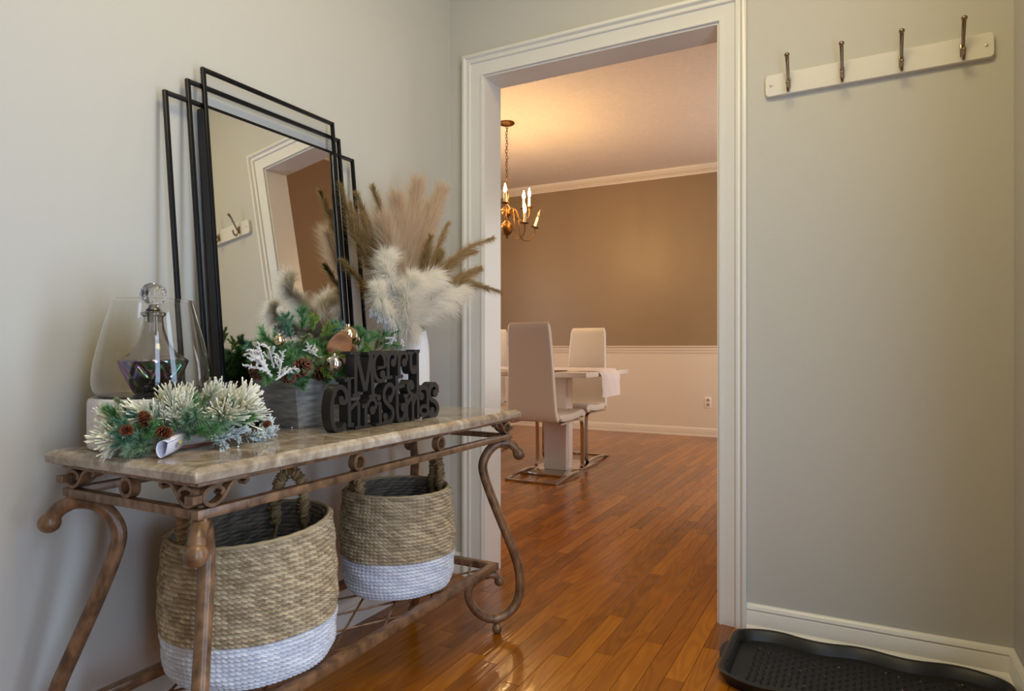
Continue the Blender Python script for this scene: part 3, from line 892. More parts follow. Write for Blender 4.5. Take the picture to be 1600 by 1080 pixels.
for i in range(-17, 18):
    for j in range(-8, 9):
        x, y = i * 0.0175, j * 0.0175
        if abs(x) > 0.295 or abs(y) > 0.130: continue
        if abs(x) > 0.27 and abs(y) > 0.11: continue
        a = R(45 if (i + j) % 2 else -45); dx, dy = math.cos(a), math.sin(a); L_, w = 0.0095, 0.0027
        m.add([(x - dx * L_, y - dy * L_, 0.0055), (x - dy * w, y + dx * w, 0.0055), (x + dx * L_, y + dy * L_, 0.0055), (x + dy * w, y - dx * w, 0.0055), (x - dx * L_ * .4, y - dy * L_ * .4, 0.0088), (x + dx * L_ * .4, y + dy * L_ * .4, 0.0088)],
              [(0, 3, 4), (3, 5, 4), (3, 2, 5), (2, 1, 5), (1, 4, 5), (1, 0, 4)])
stuff(m.build('tread_pattern', m_rubber, tr))
m = MB()
for i in range(26):
    x = rg.uniform(-0.30, 0.32); y = rg.uniform(-0.14, 0.14)
    a = rg.random() * 6; L_ = rg.uniform(0.001, 0.005)
    m.tube([(x, y, 0.0088), (x + L_ * math.cos(a), y + L_ * math.sin(a), 0.0092)], 0.0009, 4)
cr = stuff(m.build('crumbs', simple('dry_leaf_crumbs', (190, 160, 130), 0.8), tr))

# ================================================================ MERRY CHRISTMAS SIGN
SX, SD = -1.105, 0.028
sg = tag(empty('merry_christmas_sign', (SX, 1.36, TT)), 'black cut-out wooden sign reading Merry Christmas near the front edge of the console', 'sign')
def SA(x, y):
    p = W(495 + x / 7.714, 545 + y / 7.714, X=SX); return p.y, p.z
def SB(x, y):
    p = W(590 + x / 7.714, 540 + y / 7.714, X=SX); return p.y, p.z
letter_i = [0]
def letter(fn, strokes, balls=()):
    """strokes: (list of (x, y), width in px); balls: (x, y, r)"""
    m = MB()
    dz = 0.0001 * letter_i[0]; letter_i[0] += 1
    SCL = 1.0 / 7.714
    xs = 0
    def extrude(poly, e):
        k = len(poly); f = SD / 2 + e
        vs = [(f * 1.0, y, z) for y, z in poly] + [(-f, y, z) for y, z in poly]
        m.add(vs, [tuple(range(k)), tuple(k + q for q in range(k - 1, -1, -1))] + [(q, q + k, (q + 1) % k + k, (q + 1) % k) for q in range(k)])
    e = dz
    for pts, w in strokes:
        e += 0.00007
        P = catmull(pts, 6) if len(pts) > 2 else pts
        ctr = [fn(*p) for p in P]
        mx = sum(p[0] for p in P) / len(P); my = sum(p[1] for p in P) / len(P)
        y0, z0 = fn(mx, my); y1, _ = fn(mx + 1, my); _, z1 = fn(mx, my + 1)
        ky, kz = abs(y1 - y0), abs(z1 - z0)
        hw_ = 0.5 * w * (ky * kz) ** 0.5
        L_, R_ = [], []
        for i in range(len(ctr)):
            a = ctr[max(i - 1, 0)]; b = ctr[min(i + 1, len(ctr) - 1)]
            t = Vector((b[0] - a[0], b[1] - a[1])); t.normalize()
            # width anisotropy: strokes foreshortened along y
            nx, nz = -t.y, t.x
            L_.append((ctr[i][0] + nx * hw_, ctr[i][1] + nz * hw_)); R_.append((ctr[i][0] - nx * hw_, ctr[i][1] - nz * hw_))
        # quad strip, extruded
        f = SD / 2 + e; k = len(ctr); vs = []
        for q in range(k):
            vs += [(f, L_[q][0], L_[q][1]), (f, R_[q][0], R_[q][1]), (-f, R_[q][0], R_[q][1]), (-f, L_[q][0], L_[q][1])]
        fs = [(0, 1, 2, 3), tuple((k - 1) * 4 + q for q in (3, 2, 1, 0))]
        for q in range(k - 1):
            for c in range(4): fs.append((q * 4 + c, q * 4 + (c + 1) % 4, (q + 1) * 4 + (c + 1) % 4, (q + 1) * 4 + c))
        m.add(vs, fs)
    for x, y, r_ in balls:
        e += 0.00007
        c = fn(x, y); y1, _ = fn(x + r_, y); _, z1 = fn(x, y + r_); ry = abs(y1 - c[0]); rz_ = abs(z1 - c[1])
        rr_ = (ry * rz_) ** 0.5
        extrude([(c[0] + rr_ * math.cos(2 * PI * q / 18), c[1] + rr_ * math.sin(2 * PI * q / 18)) for q in range(18)], e)
    # clamp to the table top, move to the sign's origin
    m.v = [(x - SD / 2, y - 1.36, max(z, TT + 0.0005) - TT) for x, y, z in m.v]
    return m.build('letter', m_sign, sg)
letter(SA, [([(300, 645), (340, 650), (366, 600), (352, 520), (310, 468), (255, 472), (208, 550), (186, 680), (184, 800), (200, 905), (240, 985), (300, 975), (350, 905)], 50)], [(296, 612, 36), (300, 640, 30)])
letter(SA, [([(390, 375), (396, 930)], 46), ([(335, 385), (395, 365)], 34), ([(372, 925), (447, 918)], 40), ([(400, 735), (450, 680), (498, 655), (506, 720), (506, 960)], 40), ([(464, 960), (545, 950)], 42), ([(395, 375), (430, 352), (468, 370), (485, 400)], 16)])
letter(SA, [([(470, 50), (470, 560)], 42), ([(400, 52), (525, 50)], 30), ([(430, 570), (515, 558)], 36), ([(484, 80), (585, 510)], 52), ([(590, 505), (650, 80)], 46), ([(655, 60), (668, 330), (680, 590)], 46), ([(612, 58), (706, 58)], 30), ([(628, 580), (722, 562)], 34)])
letter(SB, [([(0, 275), (92, 258)], 26), ([(92, 258), (84, 160), (45, 88), (0, 100), (-35, 170), (-42, 280), (-20, 380), (20, 425), (70, 415), (95, 365)], 40)], [(60, 345, 38)])
letter(SB, [([(125, 120), (128, 395)], 40), ([(92, 395), (178, 380)], 30), ([(92, 128), (130, 118)], 30), ([(125, 170), (150, 105), (190, 88), (213, 130), (208, 190)], 38)], [(190, 207, 38)])
letter(SB, [([(258, 120), (260, 385)], 40), ([(222, 388), (306, 370)], 30), ([(232, 120), (265, 110)], 28), ([(258, 165), (285, 100), (328, 85), (352, 130), (346, 185)], 38)], [(322, 205, 38)])
letter(SB, [([(400, 90), (402, 250), (420, 315), (452, 310), (476, 250)], 40), ([(362, 90), (432, 92)], 30), ([(480, 65), (482, 330), (482, 540), (462, 605), (420, 600), (378, 550), (368, 485), (392, 440), (425, 455)], 40), ([(440, 70), (506, 68)], 30)], [(412, 488, 36)])
letter(SA, [([(590, 690), (592, 930)], 46), ([(545, 700), (600, 680)], 34), ([(545, 958), (650, 935)], 42), ([(600, 700), (640, 622), (688, 612), (712, 660), (706, 720)], 38)], [(672, 742, 42)])
letter(SA, [([(760, 650), (766, 910)], 42), ([(730, 665), (765, 652)], 30), ([(710, 930), (820, 902)], 40)], [(746, 590, 32)])
letter(SB, [([(165, 625), (190, 570), (184, 505), (145, 470), (100, 505), (76, 575), (84, 655), (125, 712), (172, 762), (186, 835), (160, 905), (112, 925), (84, 890)], 42)], [(150, 645, 34), (92, 855, 34)])
letter(SB, [([(228, 365), (234, 600), (236, 800), (252, 890), (288, 900), (318, 860), (330, 770)], 42), ([(185, 520), (320, 480)], 36)], [(310, 745, 42)])
letter(SB, [([(342, 600), (352, 895)], 40), ([(312, 608), (372, 600)], 30), ([(352, 720), (385, 650), (412, 640), (422, 700), (424, 885)], 36), ([(424, 715), (452, 640), (478, 625), (486, 680), (488, 875)], 36), ([(330, 900), (376, 890)], 26), ([(404, 888), (446, 880)], 26), ([(470, 876), (512, 866)], 26)])
letter(SB, [([(512, 600), (500, 545), (538, 505), (584, 520), (602, 590), (604, 760), (624, 832)], 40), ([(600, 745), (552, 730), (514, 772), (530, 826), (580, 838), (606, 800)], 36)], [(526, 612, 36)])
letter(SB, [([(718, 570), (714, 500), (678, 466), (638, 500), (618, 580), (640, 645), (692, 680), (724, 745), (706, 822), (655, 848), (622, 825)], 42)], [(694, 575, 36), (656, 782, 32)])

# ================================================================ FOLIAGE KIT
def needle(m, p, d, L, r_, c0, c1, blunt=False):
    a = d.orthogonal().normalized(); b = d.cross(a)
    q = p + d * L
    if blunt:
        vs = [p + a * r_ * .6, p - a * r_ * .3 + b * r_ * .5, p - a * r_ * .3 - b * r_ * .5, q + a * r_, q - a * r_ * .5 + b * r_ * .87, q - a * r_ * .5 - b * r_ * .87, q + d * r_]
        m.add([tuple(v) for v in vs], [(0, 1, 4, 3), (1, 2, 5, 4), (2, 0, 3, 5), (3, 4, 6), (4, 5, 6), (5, 3, 6)], [c0] * 3 + [c1] * 4)
    else:
        vs = [p + a * r_, p - a * r_ * .5 + b * r_ * .87, p - a * r_ * .5 - b * r_ * .87, q]
        m.add([tuple(v) for v in vs], [(0, 1, 3), (1, 2, 3), (2, 0, 3)], [c0] * 3 + [c1])
def jit(c, rs, a=0.25):
    k = 1 + rs.uniform(-a, a); return tuple(max(0, q * k) for q in c)
def sprig_mesh(name, L, nl, n, r_, ang, c0, c1, seed, blunt=False, curve=0.25, stemcol=(0.09, 0.055, 0.03), mat=None, side=0):
    rs = random.Random(seed); m = MB()
    def sp_(t): return Vector((curve * L * t * t, 0, L * t * (1 - 0.12 * t)))
    m.tube([sp_(k / 5) for k in range(6)], [0.0016 * (1 - 0.12 * k) for k in range(6)], 5, col=stemcol)
    stems = [(Vector((0, 0, 0)), None, 1.0)]
    def add_needles(fn, cnt, l0):
        for i in range(cnt):
            t = 0.08 + 0.92 * (i + rs.random()) / cnt
            p = fn(t); tg = (fn(min(1, t + 0.05)) - fn(t - 0.05)).normalized()
            a = rs.random() * 2 * PI; o = tg.orthogonal().normalized(); o2 = tg.cross(o)
            out = o * math.cos(a) + o2 * math.sin(a)
            th = R(ang + rs.uniform(-22, 22)) * (1 - 0.45 * t)
            d = (tg * math.cos(th) + out * math.sin(th)).normalized()
            needle(m, p, d, l0 * rs.uniform(0.7, 1.1) * (1 - 0.25 * t), r_, jit(c0, rs), jit(c1, rs), blunt)
    add_needles(sp_, n, nl)
    for s_ in range(side):
        t0 = 0.2 + 0.6 * s_ / max(1, side - 1 if side > 1 else 1); b = sp_(t0); a = s_ * 2.4 + rs.random()
        d = Vector((math.cos(a) * 0.75, math.sin(a) * 0.75, 0.75)).normalized(); l2 = L * 0.42 * (1.1 - t0)+0.008
        fn = lambda t, b=b, d=d, l2=l2: b + d * l2 * t
        m.tube([fn(0), fn(1)], 0.001, 4, col=stemcol)
        add_needles(fn, n // 3, nl * 0.85)
    return m.mesh(name, mat or m_needle)
G = lambda r, g, b: lin((r, g, b))[:3]
SP = {
 'green': [sprig_mesh('pine_sprig', 0.075, 0.030, 170, 0.0007, 52, G(50, 112, 60), G(146, 194, 124), 10 + i, side=4) for i in range(3)],
 'teal': [sprig_mesh('fir_sprig', 0.065, 0.019, 210, 0.0007, 58, G(46, 106, 80), G(146, 192, 160), 20 + i, side=5) for i in range(2)],
 'lime': [sprig_mesh('cedar_sprig', 0.06, 0.013, 260, 0.0008, 48, G(96, 132, 52), G(176, 200, 100), 30 + i, side=6) for i in range(2)],
 'olive': [sprig_mesh('spruce_sprig', 0.055, 0.012, 340, 0.0006, 70, G(92, 104, 62), G(178, 184, 134), 40 + i, side=3) for i in range(2)],
 'flock': [sprig_mesh('flocked_sprig', 0.060, 0.058, 50, 0.0018, 33, G(140, 160, 124), G(252, 246, 226), 50 + i, blunt=True, curve=0.35) for i in range(3)],
 'frostgreen': [sprig_mesh('frosted_green_sprig', 0.06, 0.026, 200, 0.0007, 55, G(60, 116, 70), G(190, 212, 178), 60 + i, side=3) for i in range(2)],
 'white': [sprig_mesh('frosted_twig', 0.085, 0.009, 170, 0.0016, 60, G(214, 212, 218), G(244, 242, 244), 70 + i, blunt=True, side=5, stemcol=G(225, 222, 222)) for i in range(2)],
 'snow': [sprig_mesh('snowy_sprig', 0.06, 0.016, 110, 0.0013, 50, G(150, 172, 166), G(228, 236, 240), 80 + i, blunt=True, side=3) for i in range(2)],
}
def place(mesh, parent, p, d, s=1.0, roll=None, name=None):
    d = Vector(d).normalized()
    q = d.to_track_quat('Z', 'Y') @ Quaternion((0, 0, 1), random.random() * 6.28 if roll is None else roll)
    M_ = Matrix.Translation(Vector(p)) @ q.to_matrix().to_4x4() @ Matrix.Scale(s, 4)
    return link(name or mesh.name.split('.')[0], mesh, parent, mw=M_)

def cone_mesh(L, r0, seed, col0, col1):
    rs = random.Random(seed); m = MB(); N = 46
    m.tube([(0, 0, 0), (0, 0, L * 0.9)], [r0 * 0.5, r0 * 0.2], 8, col=col0)
    for i in range(N):
        t = i / (N - 1); a = i * 2.399963; z = L * t * 0.95
        rr_ = r0 * (0.35 + 1.0 * math.sin(PI * (0.12 + 0.80 * t)) ** 0.8) * (1 if t > 0.03 else 0.7)
        el = R(15 + 55 * t)
        out = Vector((math.cos(a), math.sin(a), 0)); d = (out * math.cos(el) + Vector((0, 0, 1)) * math.sin(el))
        s_ = Vector((-math.sin(a), math.cos(a), 0)); up_ = s_.cross(d) * -1
        w = r0 * 0.42; b = Vector((0, 0, z)) + out * r0 * 0.2
        tip = Vector((0, 0, z)) + d * rr_ * 0.95
        vs = [b + s_ * w * .5, b - s_ * w * .5, tip + s_ * w + up_ * w * .1, tip - s_ * w + up_ * w * .1, tip + d * w * 0.5, tip + up_ * w * 0.35, b + up_ * w * .4]
        m.add([tuple(v) for v in vs], [(0, 1, 3, 2), (2, 3, 4), (2, 4, 5), (4, 3, 5), (0, 2, 5, 6), (3, 1, 6, 5)], [jit(col0, rs)] * 2 + [jit(col1, rs, 0.35)] * 4 + [col0])
    return m.mesh('pinecone', attr_mat('pinecone_colours', 0.5))
cone_dark = cone_mesh(0.055, 0.020, 5, G(48, 27, 20), G(104, 66, 46))
cone_red = cone_mesh(0.036, 0.014, 6, G(52, 28, 20), G(128, 76, 50))

# ================================================================ PLANTER ARRANGEMENT
pl = tag(empty('planter_arrangement', (-1.2975, 1.355, TT)), 'grey-washed tapered wooden planter filled with evergreens, baubles and frosted twigs', 'planter')
def PLC(v): return Vector(v) - Vector((-1.2975, 1.355, TT))
m = MB()
H_ = 0.125; tx, ty, bx, by = 0.0745, 0.194, 0.0530, 0.160; th_ = 0.008
def fr(x, y, z): return [(x, y, z), (-x, y, z), (-x, -y, z), (x, -y, z)]
L_ = [fr(bx, by, 0.001), fr(tx, ty, H_), fr(tx - th_, ty - th_, H_), fr(bx - th_ + 0.008 * 0.6, by - th_, 0.030)]
boards = []
# four tapered board sides, each a part of its own
def board(a, b, c, d, nrm):
    nrm = Vector(nrm) * th_
    vs = [Vector(q) for q in (a, b, c, d)]; vs += [q - nrm for q in vs]
    mm = MB(); mm.add([tuple(v) for v in vs], [(0, 1, 2, 3), (7, 6, 5, 4), (0, 4, 5, 1), (1, 5, 6, 2), (2, 6, 7, 3), (3, 7, 4, 0)])
    mm.build('side_board', m_planter, pl)
board((bx, -by, 0.001), (bx, by, 0.001), (tx, ty, H_), (tx, -ty, H_), (1, 0, 0))
board((-bx, by, 0.001), (-bx, -by, 0.001), (-tx, -ty, H_), (-tx, ty, H_), (-1, 0, 0))
board((-bx + th_, -by, 0.001), (bx - th_, -by, 0.001), (tx - th_, -ty, H_), (-tx + th_, -ty, H_), (0, -1, 0))
board((bx - th_, by, 0.001), (-bx + th_, by, 0.001), (-tx + th_, ty, H_), (tx - th_, ty, H_), (0, 1, 0))
m = MB(); m.box(-bx + th_, bx - th_, -by + th_, by - th_, 0.002, 0.01); m.build('bottom_board', m_planter, pl)
m = MB(); m.box(-tx + 0.012, tx - 0.012, -ty + 0.012, ty - 0.012, 0.085, 0.108, 0.004); m.build('moss_bed', simple('dry_brown_moss', (84, 62, 36), 0.9, bump=0.8, bscale=150), pl)
rs = random.Random(44)
ctr = Vector((0, 0, 0.11))
def crowd(kind, n, xr, yr, zr, outw=1.0, s=(0.8, 1.15), upb=0.5):
    for i in range(n):
        x = rs.uniform(*xr); y = rs.uniform(*yr); z = rs.uniform(*zr)
        d = Vector((x * 6 * outw + rs.gauss(0, 0.25), (y * 2.2) * outw + rs.gauss(0, 0.4), upb + rs.random() * 0.7))
        place(rs.choice(SP[kind]), pl, (x, y, z), d, rs.uniform(*s))
crowd('green', 80, (-0.05, 0.06), (-0.18, 0.17), (0.105, 0.135), s=(.6, .85), upb=0.2)
crowd('teal', 44, (-0.04, 0.06), (-0.17, 0.16), (0.11, 0.135), s=(.6, .9), upb=0.2)
crowd('frostgreen', 16, (-0.04, 0.06), (-0.17, 0.16), (0.11, 0.14))
crowd('lime', 40, (-0.03, 0.06), (-0.17, 0.10), (0.11, 0.145), s=(0.6, .9), upb=0.2)
crowd('green', 70, (0.0, 0.072), (-0.185, 0.16), (0.118, 0.142), 0.8, (0.5, 0.75), 0.3)
crowd('frostgreen', 30, (0.0, 0.070), (-0.185, 0.16), (0.120, 0.150), 0.8, (0.5, 0.75), 0.4)
crowd('olive', 26, (0.0, 0.070), (-0.185, 0.16), (0.120, 0.150), 0.8, (0.6, 0.85), 0.4)
crowd('green', 12, (0.03, 0.065), (-0.18, 0.05), (0.110, 0.130), 1.2, (0.7, 0.9), 0.1)
def PX(px, py, X): return PLC(W(px, py, X=X))
for px, py, X, kind, d, s in (
    (475, 555, -1.20, 'olive', (1, -0.5, -0.6), 1.2), (470, 540, -1.22, 'olive', (0.6, -0.4, 0.5), 1.0), (488, 556, -1.20, 'olive', (0.9, 0.2, -0.3), 0.9),
    (455, 530, -1.24, 'teal', (0, -0.3, 1), 1.2), (440, 545, -1.25, 'green', (-0.2, -0.9, 0.5), 1.2), (470, 520, -1.26, 'green', (0.1, 0.2, 1), 1.0),
    (500, 530, -1.25, 'lime', (0.2, 0.5, 0.8), 1.1), (510, 535, -1.25, 'teal', (0.1, 0.6, 0.9), 1.2), (488, 520, -1.25, 'lime', (0.1, 0.1, 1), 1.0),
    (505, 560, -1.20, 'lime', (1, 0.1, 0.1), 1.1), (498, 575, -1.20, 'lime', (1, 0.0, -0.3), 0.9), (520, 588, -1.19, 'green', (1, 0.2, -0.5), 0.8),
    (405, 560, -1.28, 'teal', (0, -0.8, 0.6), 1.0), (415, 575, -1.25, 'green', (0.5, -0.9, 0.2), 1.0),
    (560, 545, -1.26, 'green', (0.1, 0.1, 1), 1.0), (568, 550, -1.25, 'green', (0.1, 0.4, 0.9), 1.1), (585, 548, -1.25, 'olive', (0.1, 0.5, 0.8), 1.3),
    (595, 548, -1.24, 'green', (0.1, 0.9, 0.5), 1.4), (590, 545, -1.27, 'olive', (0, 0.5, 1), 1.2), (545, 560, -1.22, 'green', (0.6, 0.4, 0.2), 1.0),
    (420, 585, -1.22, 'green', (0.6, -0.8, -0.1), 0.8), (450, 585, -1.21, 'teal', (0.9, -0.4, 0.1), 0.8)):
    place(rs.choice(SP[kind]), pl, PX(px, py, X), d, s * 0.9)
crowd('green', 46, (-0.03, 0.05), (-0.14, 0.06), (0.135, 0.185), 1.0, (0.6, 0.9), 0.3)
crowd('teal', 30, (-0.02, 0.05), (-0.14, 0.08), (0.135, 0.180), 1.0, (0.6, 0.9), 0.3)
crowd('lime', 30, (-0.02, 0.05), (-0.10, 0.10), (0.135, 0.175), 1.0, (0.7, 1.0), 0.3)
crowd('frostgreen', 24, (0.0, 0.05), (-0.16, 0.10), (0.130, 0.175), 1.0, (0.6, 0.9), 0.3)
crowd('olive', 16, (0.0, 0.05), (-0.12, 0.10), (0.130, 0.175), 1.0, (0.7, 1.0), 0.3)
crowd('green', 20, (0.02, 0.06), (-0.19, -0.13), (0.115, 0.150), 1.0, (0.6, 0.9), 0.3)
# frosted white coral-like twigs
def twig(m, p, d, L, r_, depth, rs):
    q = p + d * L; m.tube([p, p + d * L * .5 + Vector((rs.gauss(0, .002), rs.gauss(0, .002), rs.gauss(0, .002))), q], [r_, r_ * .95, r_ * .8], 6, col=G(236, 232, 230))
    for _ in range(int(L / 0.004)):
        f = rs.random(); pp = p + d * L * f; a = rs.random() * 6.28; o = d.orthogonal().normalized(); e = o * math.cos(a) + d.cross(o) * math.sin(a)
        needle(m, pp, (e + d * .4).normalized(), r_ * rs.uniform(1.2, 2.2), r_ * .6, G(226, 222, 224), G(246, 244, 244), True)
    if depth:
        for k in range(3):
            a = rs.random() * 6.28; o = d.orthogonal().normalized(); e = o * math.cos(a) + d.cross(o) * math.sin(a)
            twig(m, p + d * L * (0.35 + 0.25 * k), (d + e * 0.8).normalized(), L * rs.uniform(.4, .65), r_ * .8, depth - 1, rs)
twig_me = []
for i in range(3):
    m = MB(); twig(m, Vector((0, 0, 0)), Vector((0, 0, 1)), 0.068, 0.0034, 2, random.Random(100 + i)); twig_me.append(m.mesh('frosted_twig', m_needle))
for px, py, X, d, s in ((424, 590, -1.20, (0.1, -0.75, 0.8), 0.95), (418, 580, -1.21, (0.2, -0.7, 1.1), 0.8), (428, 575, -1.22, (0, -0.3, 1), 0.7), (436, 590, -1.19, (0.1, 0.1, 1), 0.65), (430, 594, -1.19, (0.3, 0.6, 0.5), 0.6)):
    place(rs.choice(twig_me), pl, PX(px, py, X), d, s * 1.1)
for px, py, X in ((488, 548, -1.20), (484, 552, -1.20)):
    for k in range(3): place(twig_me[k], pl, PX(px, py, X), (rs.gauss(0, .6) + .5, rs.gauss(0, .6), rs.gauss(0.3, .6)), 0.32, name='purple_frost')
for px, py, X, s, d in ((472, 580, -1.20, 1.0, (1, -0.3, 0.3)), (416, 585, -1.24, 0.9, (0.6, -0.8, 0.3)), (500, 585, -1.21, 0.85, (1, 0.1, 0.1)), (455, 590, -1.21, 0.7, (1, -0.4, 0.0))):
    place(cone_dark, pl, PX(px, py, X) - Vector((0.02, 0, 0)), d, s, name='pinecone')
def bauble(px, py, X, r_, mat, lab):
    m = MB(); m.ball((0, 0, 0), r_, 26, 16)
    o = m.build('bauble', mat, pl, 60, PX(px, py, X)); o['label'] = lab
    m = MB(); m.lathe([(0.001, r_ * 1.18), (r_ * .2, r_ * 1.18), (r_ * .22, r_ * .96)], 12); m.build('bauble_cap', m_gold, o, 40)
bauble(522.5, 568.5, -1.145, 0.0215, m_silver, 'mercury silver bauble')
bauble(544, 525, -1.22, 0.0270, m_gold, 'champagne gold bauble')
bauble(554, 530, -1.235, 0.0150, m_silver, 'small silver bauble')
bauble(436, 532, -1.20, 0.0125, m_gold, 'small gold bauble')
# dried magnolia leaf
def leaf_mesh(L, w):
    m = MB(); nu, nv = 12, 6; vs = []
    for i in range(nu + 1):
        t = i / nu; ww = w * math.sin(PI * min(1, t * 0.97 + 0.03)) ** 0.7
        for j in range(nv + 1):
            u = j / nv * 2 - 1
            vs.append((L * t, u * ww, 0.010 * math.sin(PI * t) - abs(u) * ww * 0.35 * -1 + 0.004 * math.sin(9 * t + u * 3)))
    fs = [(i * (nv + 1) + j, i * (nv + 1) + j + 1, (i + 1) * (nv + 1) + j + 1, (i + 1) * (nv + 1) + j) for i in range(nu) for j in range(nv)]
    m.add(vs, fs); return m.mesh('dried_leaf', m_leaf, 60)
lf = leaf_mesh(0.085, 0.028)
for px, py, X, rot in ((510, 548, -1.19, (R(80), R(-25), R(78))), (520, 556, -1.20, (R(100), R(-8), R(85))), (555, 545, -1.235, (R(90), R(140), R(80)))):
    o = link('dried_leaf', lf, pl, PX(px, py, X), rot)
    so = o.modifiers.new('thick', 'SOLIDIFY'); so.thickness = 0.0008

# ================================================================ FROSTED PINE SWAG
sw = tag(empty('pine_swag', (-1.215, 0.945, TT)), 'snowy flocked pine swag with small pinecones lying on the front of the console', 'garland')
def SW(px, py, X): return W(px, py, X=X) - Vector((-1.215, 0.945, TT))
rs = random.Random(91)
def SWf(kind, px, py, X, d, s): 
    p = SW(px, py, X); p.z = max(p.z, 0.012)
    return place(rs.choice(SP[kind]), sw, p, d, s)
# right-hand burst
for k in range(13):
    a = R(-70 + k * 24); el = rs.uniform(0.10, 0.9)
    SWf('flock', 352 + rs.uniform(-14, 14), 655 + rs.uniform(-6, 8), -1.19 + rs.uniform(-.02, .02), (math.sin(a) * 0.6 + 0.25, math.cos(a), el), rs.uniform(0.75, 1.05))
# central plume up and left
for k in range(12):
    SWf('flock', 290 + rs.uniform(-24, 34), 660 + rs.uniform(-8, 8), -1.22 + rs.uniform(-.03, .03), (rs.uniform(-.3, .5), rs.uniform(-1.0, .3), rs.uniform(.25, .75)), rs.uniform(0.7, .95))
for k in range(9):
    SWf('flock', 340 + rs.uniform(-34, 40), 648 + rs.uniform(-6, 6), -1.25 + rs.uniform(-.02, .02), (rs.uniform(-.2, .3), rs.uniform(-.3, .9), rs.uniform(.35, .8)), rs.uniform(0.65, .9))
for k in range(12):
    SWf('flock', 262 + rs.uniform(-24, 30), 668 + rs.uniform(-14, 14), -1.215 + rs.uniform(-.02, .02), (rs.uniform(-.1, .7), rs.uniform(-1.0, .6), rs.uniform(.2, .8)), rs.uniform(0.6, 0.85))
for k in range(14):
    SWf(rs.choice(['frostgreen', 'olive', 'green']), 255 + rs.uniform(-30, 80), 676 + rs.uniform(-12, 10), -1.205 + rs.uniform(-.02, .02), (rs.uniform(0, .8), rs.uniform(-1.0, 1), rs.uniform(.1, .6)), rs.uniform(0.7, 1.0))
# left tail
for k in range(6):
    SWf('flock', 222 + rs.uniform(-16, 14), 684 + rs.uniform(-5, 6), -1.235, (rs.uniform(-.1, .2), -1, rs.uniform(-0.02, .18)), rs.uniform(0.75, .9))
for k in range(5):
    SWf('flock', 212 + rs.uniform(-14, 14), 664 + rs.uniform(-6, 4), -1.26, (rs.uniform(-.3, .1), -1, rs.uniform(.2, .6)), rs.uniform(0.65, .8))
for px, py, X, kind, d, s in ((225, 690, -1.21, 'teal', (0.4, -1, 0.0), 1.1), (235, 685, -1.20, 'frostgreen', (0.5, -1, 0.05), 1.1), (215, 675, -1.22, 'teal', (0.3, -1, 0.3), 1.1),
    (200, 668, -1.24, 'green', (0, -0.8, 0.5), 0.8), (205, 655, -1.25, 'olive', (-.1, -.3, 1), 0.9), (225, 668, -1.22, 'teal', (0.4, -.6, .3), 0.9), (240, 694, -1.18, 'frostgreen', (0.3, -1, .0), 0.9),
    (300, 660, -1.19, 'frostgreen', (.9, -.3, .2), 1.2), (310, 665, -1.18, 'frostgreen', (.9, .1, -.1), 1.1), (320, 670, -1.18, 'frostgreen', (.8, .4, .1), 1.1), (305, 652, -1.20, 'olive', (.7, 0, .7), 1.0),
    (295, 672, -1.17, 'green', (.8, .3, .0), 0.8), (325, 655, -1.20, 'frostgreen', (.6, .6, .6), 1.1), (345, 680, -1.17, 'snow', (.6, .3, .0), .9), (335, 685, -1.16, 'snow', (.8, -.4, -.05), .9),
    (395, 678, -1.19, 'snow', (.2, 1, .05), 1.1), (380, 685, -1.17, 'snow', (.5, .9, .0), 1.0), (400, 672, -1.20, 'snow', (0, 1, .1), 1.0), (375, 660, -1.20, 'teal', (.3, .8, .3), .9),
    (385, 645, -1.23, 'snow', (-.1, .7, .5), .9), (270, 660, -1.22, 'frostgreen', (.2, -.8, .3), 1.0), (360, 668, -1.18, 'green', (.8, .2, .3), .8), (260, 640, -1.26, 'snow', (-.2, -.6, .6), 1.0)):
    SWf(kind, px, py, X, d, s)
for px, py, X, s, d in ((205, 672, -1.165, 0.62, (.45, -1, .1)), (232, 668, -1.165, 0.80, (.2, -.5, .9)), (246, 674, -1.155, 0.75, (1, .2, -.1)), (414, 663, -1.17, 0.55, (1, -.3, .1))):
    p = SW(px, py, X); p.z = max(p.z, 0.016); place(cone_red, sw, p, d, s, name='pinecone')
m = MB(); m.tube(catmull([SW(236, 703, -1.19) * 1, SW(280, 700, -1.18), SW(320, 694, -1.18), SW(352, 690, -1.19)], 5), 0.003, 7)
m.v = [(x, y, max(z, 0.004)) for x, y, z in m.v]; m.build('stem', m_twig, sw, 60)
# curled paper tag
tg_ = tag(empty('paper_tag', W(267, 699, X=-1.155)), 'curled white printed paper tag on the console in front of the pine swag', 'tag')
tg_.location.z = TT + 0.003
d_ = (W(291, 690, X=-1.13) - W(246, 706, X=-1.16)); an = math.atan2(0.052, 0.010)
m = MB(); prof = []
for k in range(19):
    a = R(-150 + 240 * k / 18); rx = 0.0115
    prof.append((0.0062 * math.sin(a) * 1.0, 0.0135 + 0.0130 * -math.cos(a)))
pth = catmull([(0.011, 0.026), (0.004, 0.0295), (-0.005, 0.026), (-0.0085, 0.014), (-0.005, 0.003), (0.001, 0.0008), (0.006, 0.006), (0.009, 0.016), (0.0105, 0.0245)], 4)
vs = []; k = len(pth)
for y in (-0.042, 0.042):
    for a, b in pth: vs.append((a * 1.1, y, b * 1.1))
m.add(vs, [(i, i + 1, k + i + 1, k + i) for i in range(k - 1)])
tg_.rotation_euler = (R(3), 0, R(34))
for _c in tg_.children: pass
o = m.build('paper', m_paper, tg_, 60); so = o.modifiers.new('thick', 'SOLIDIFY'); so.thickness = 0.0004
m = MB()
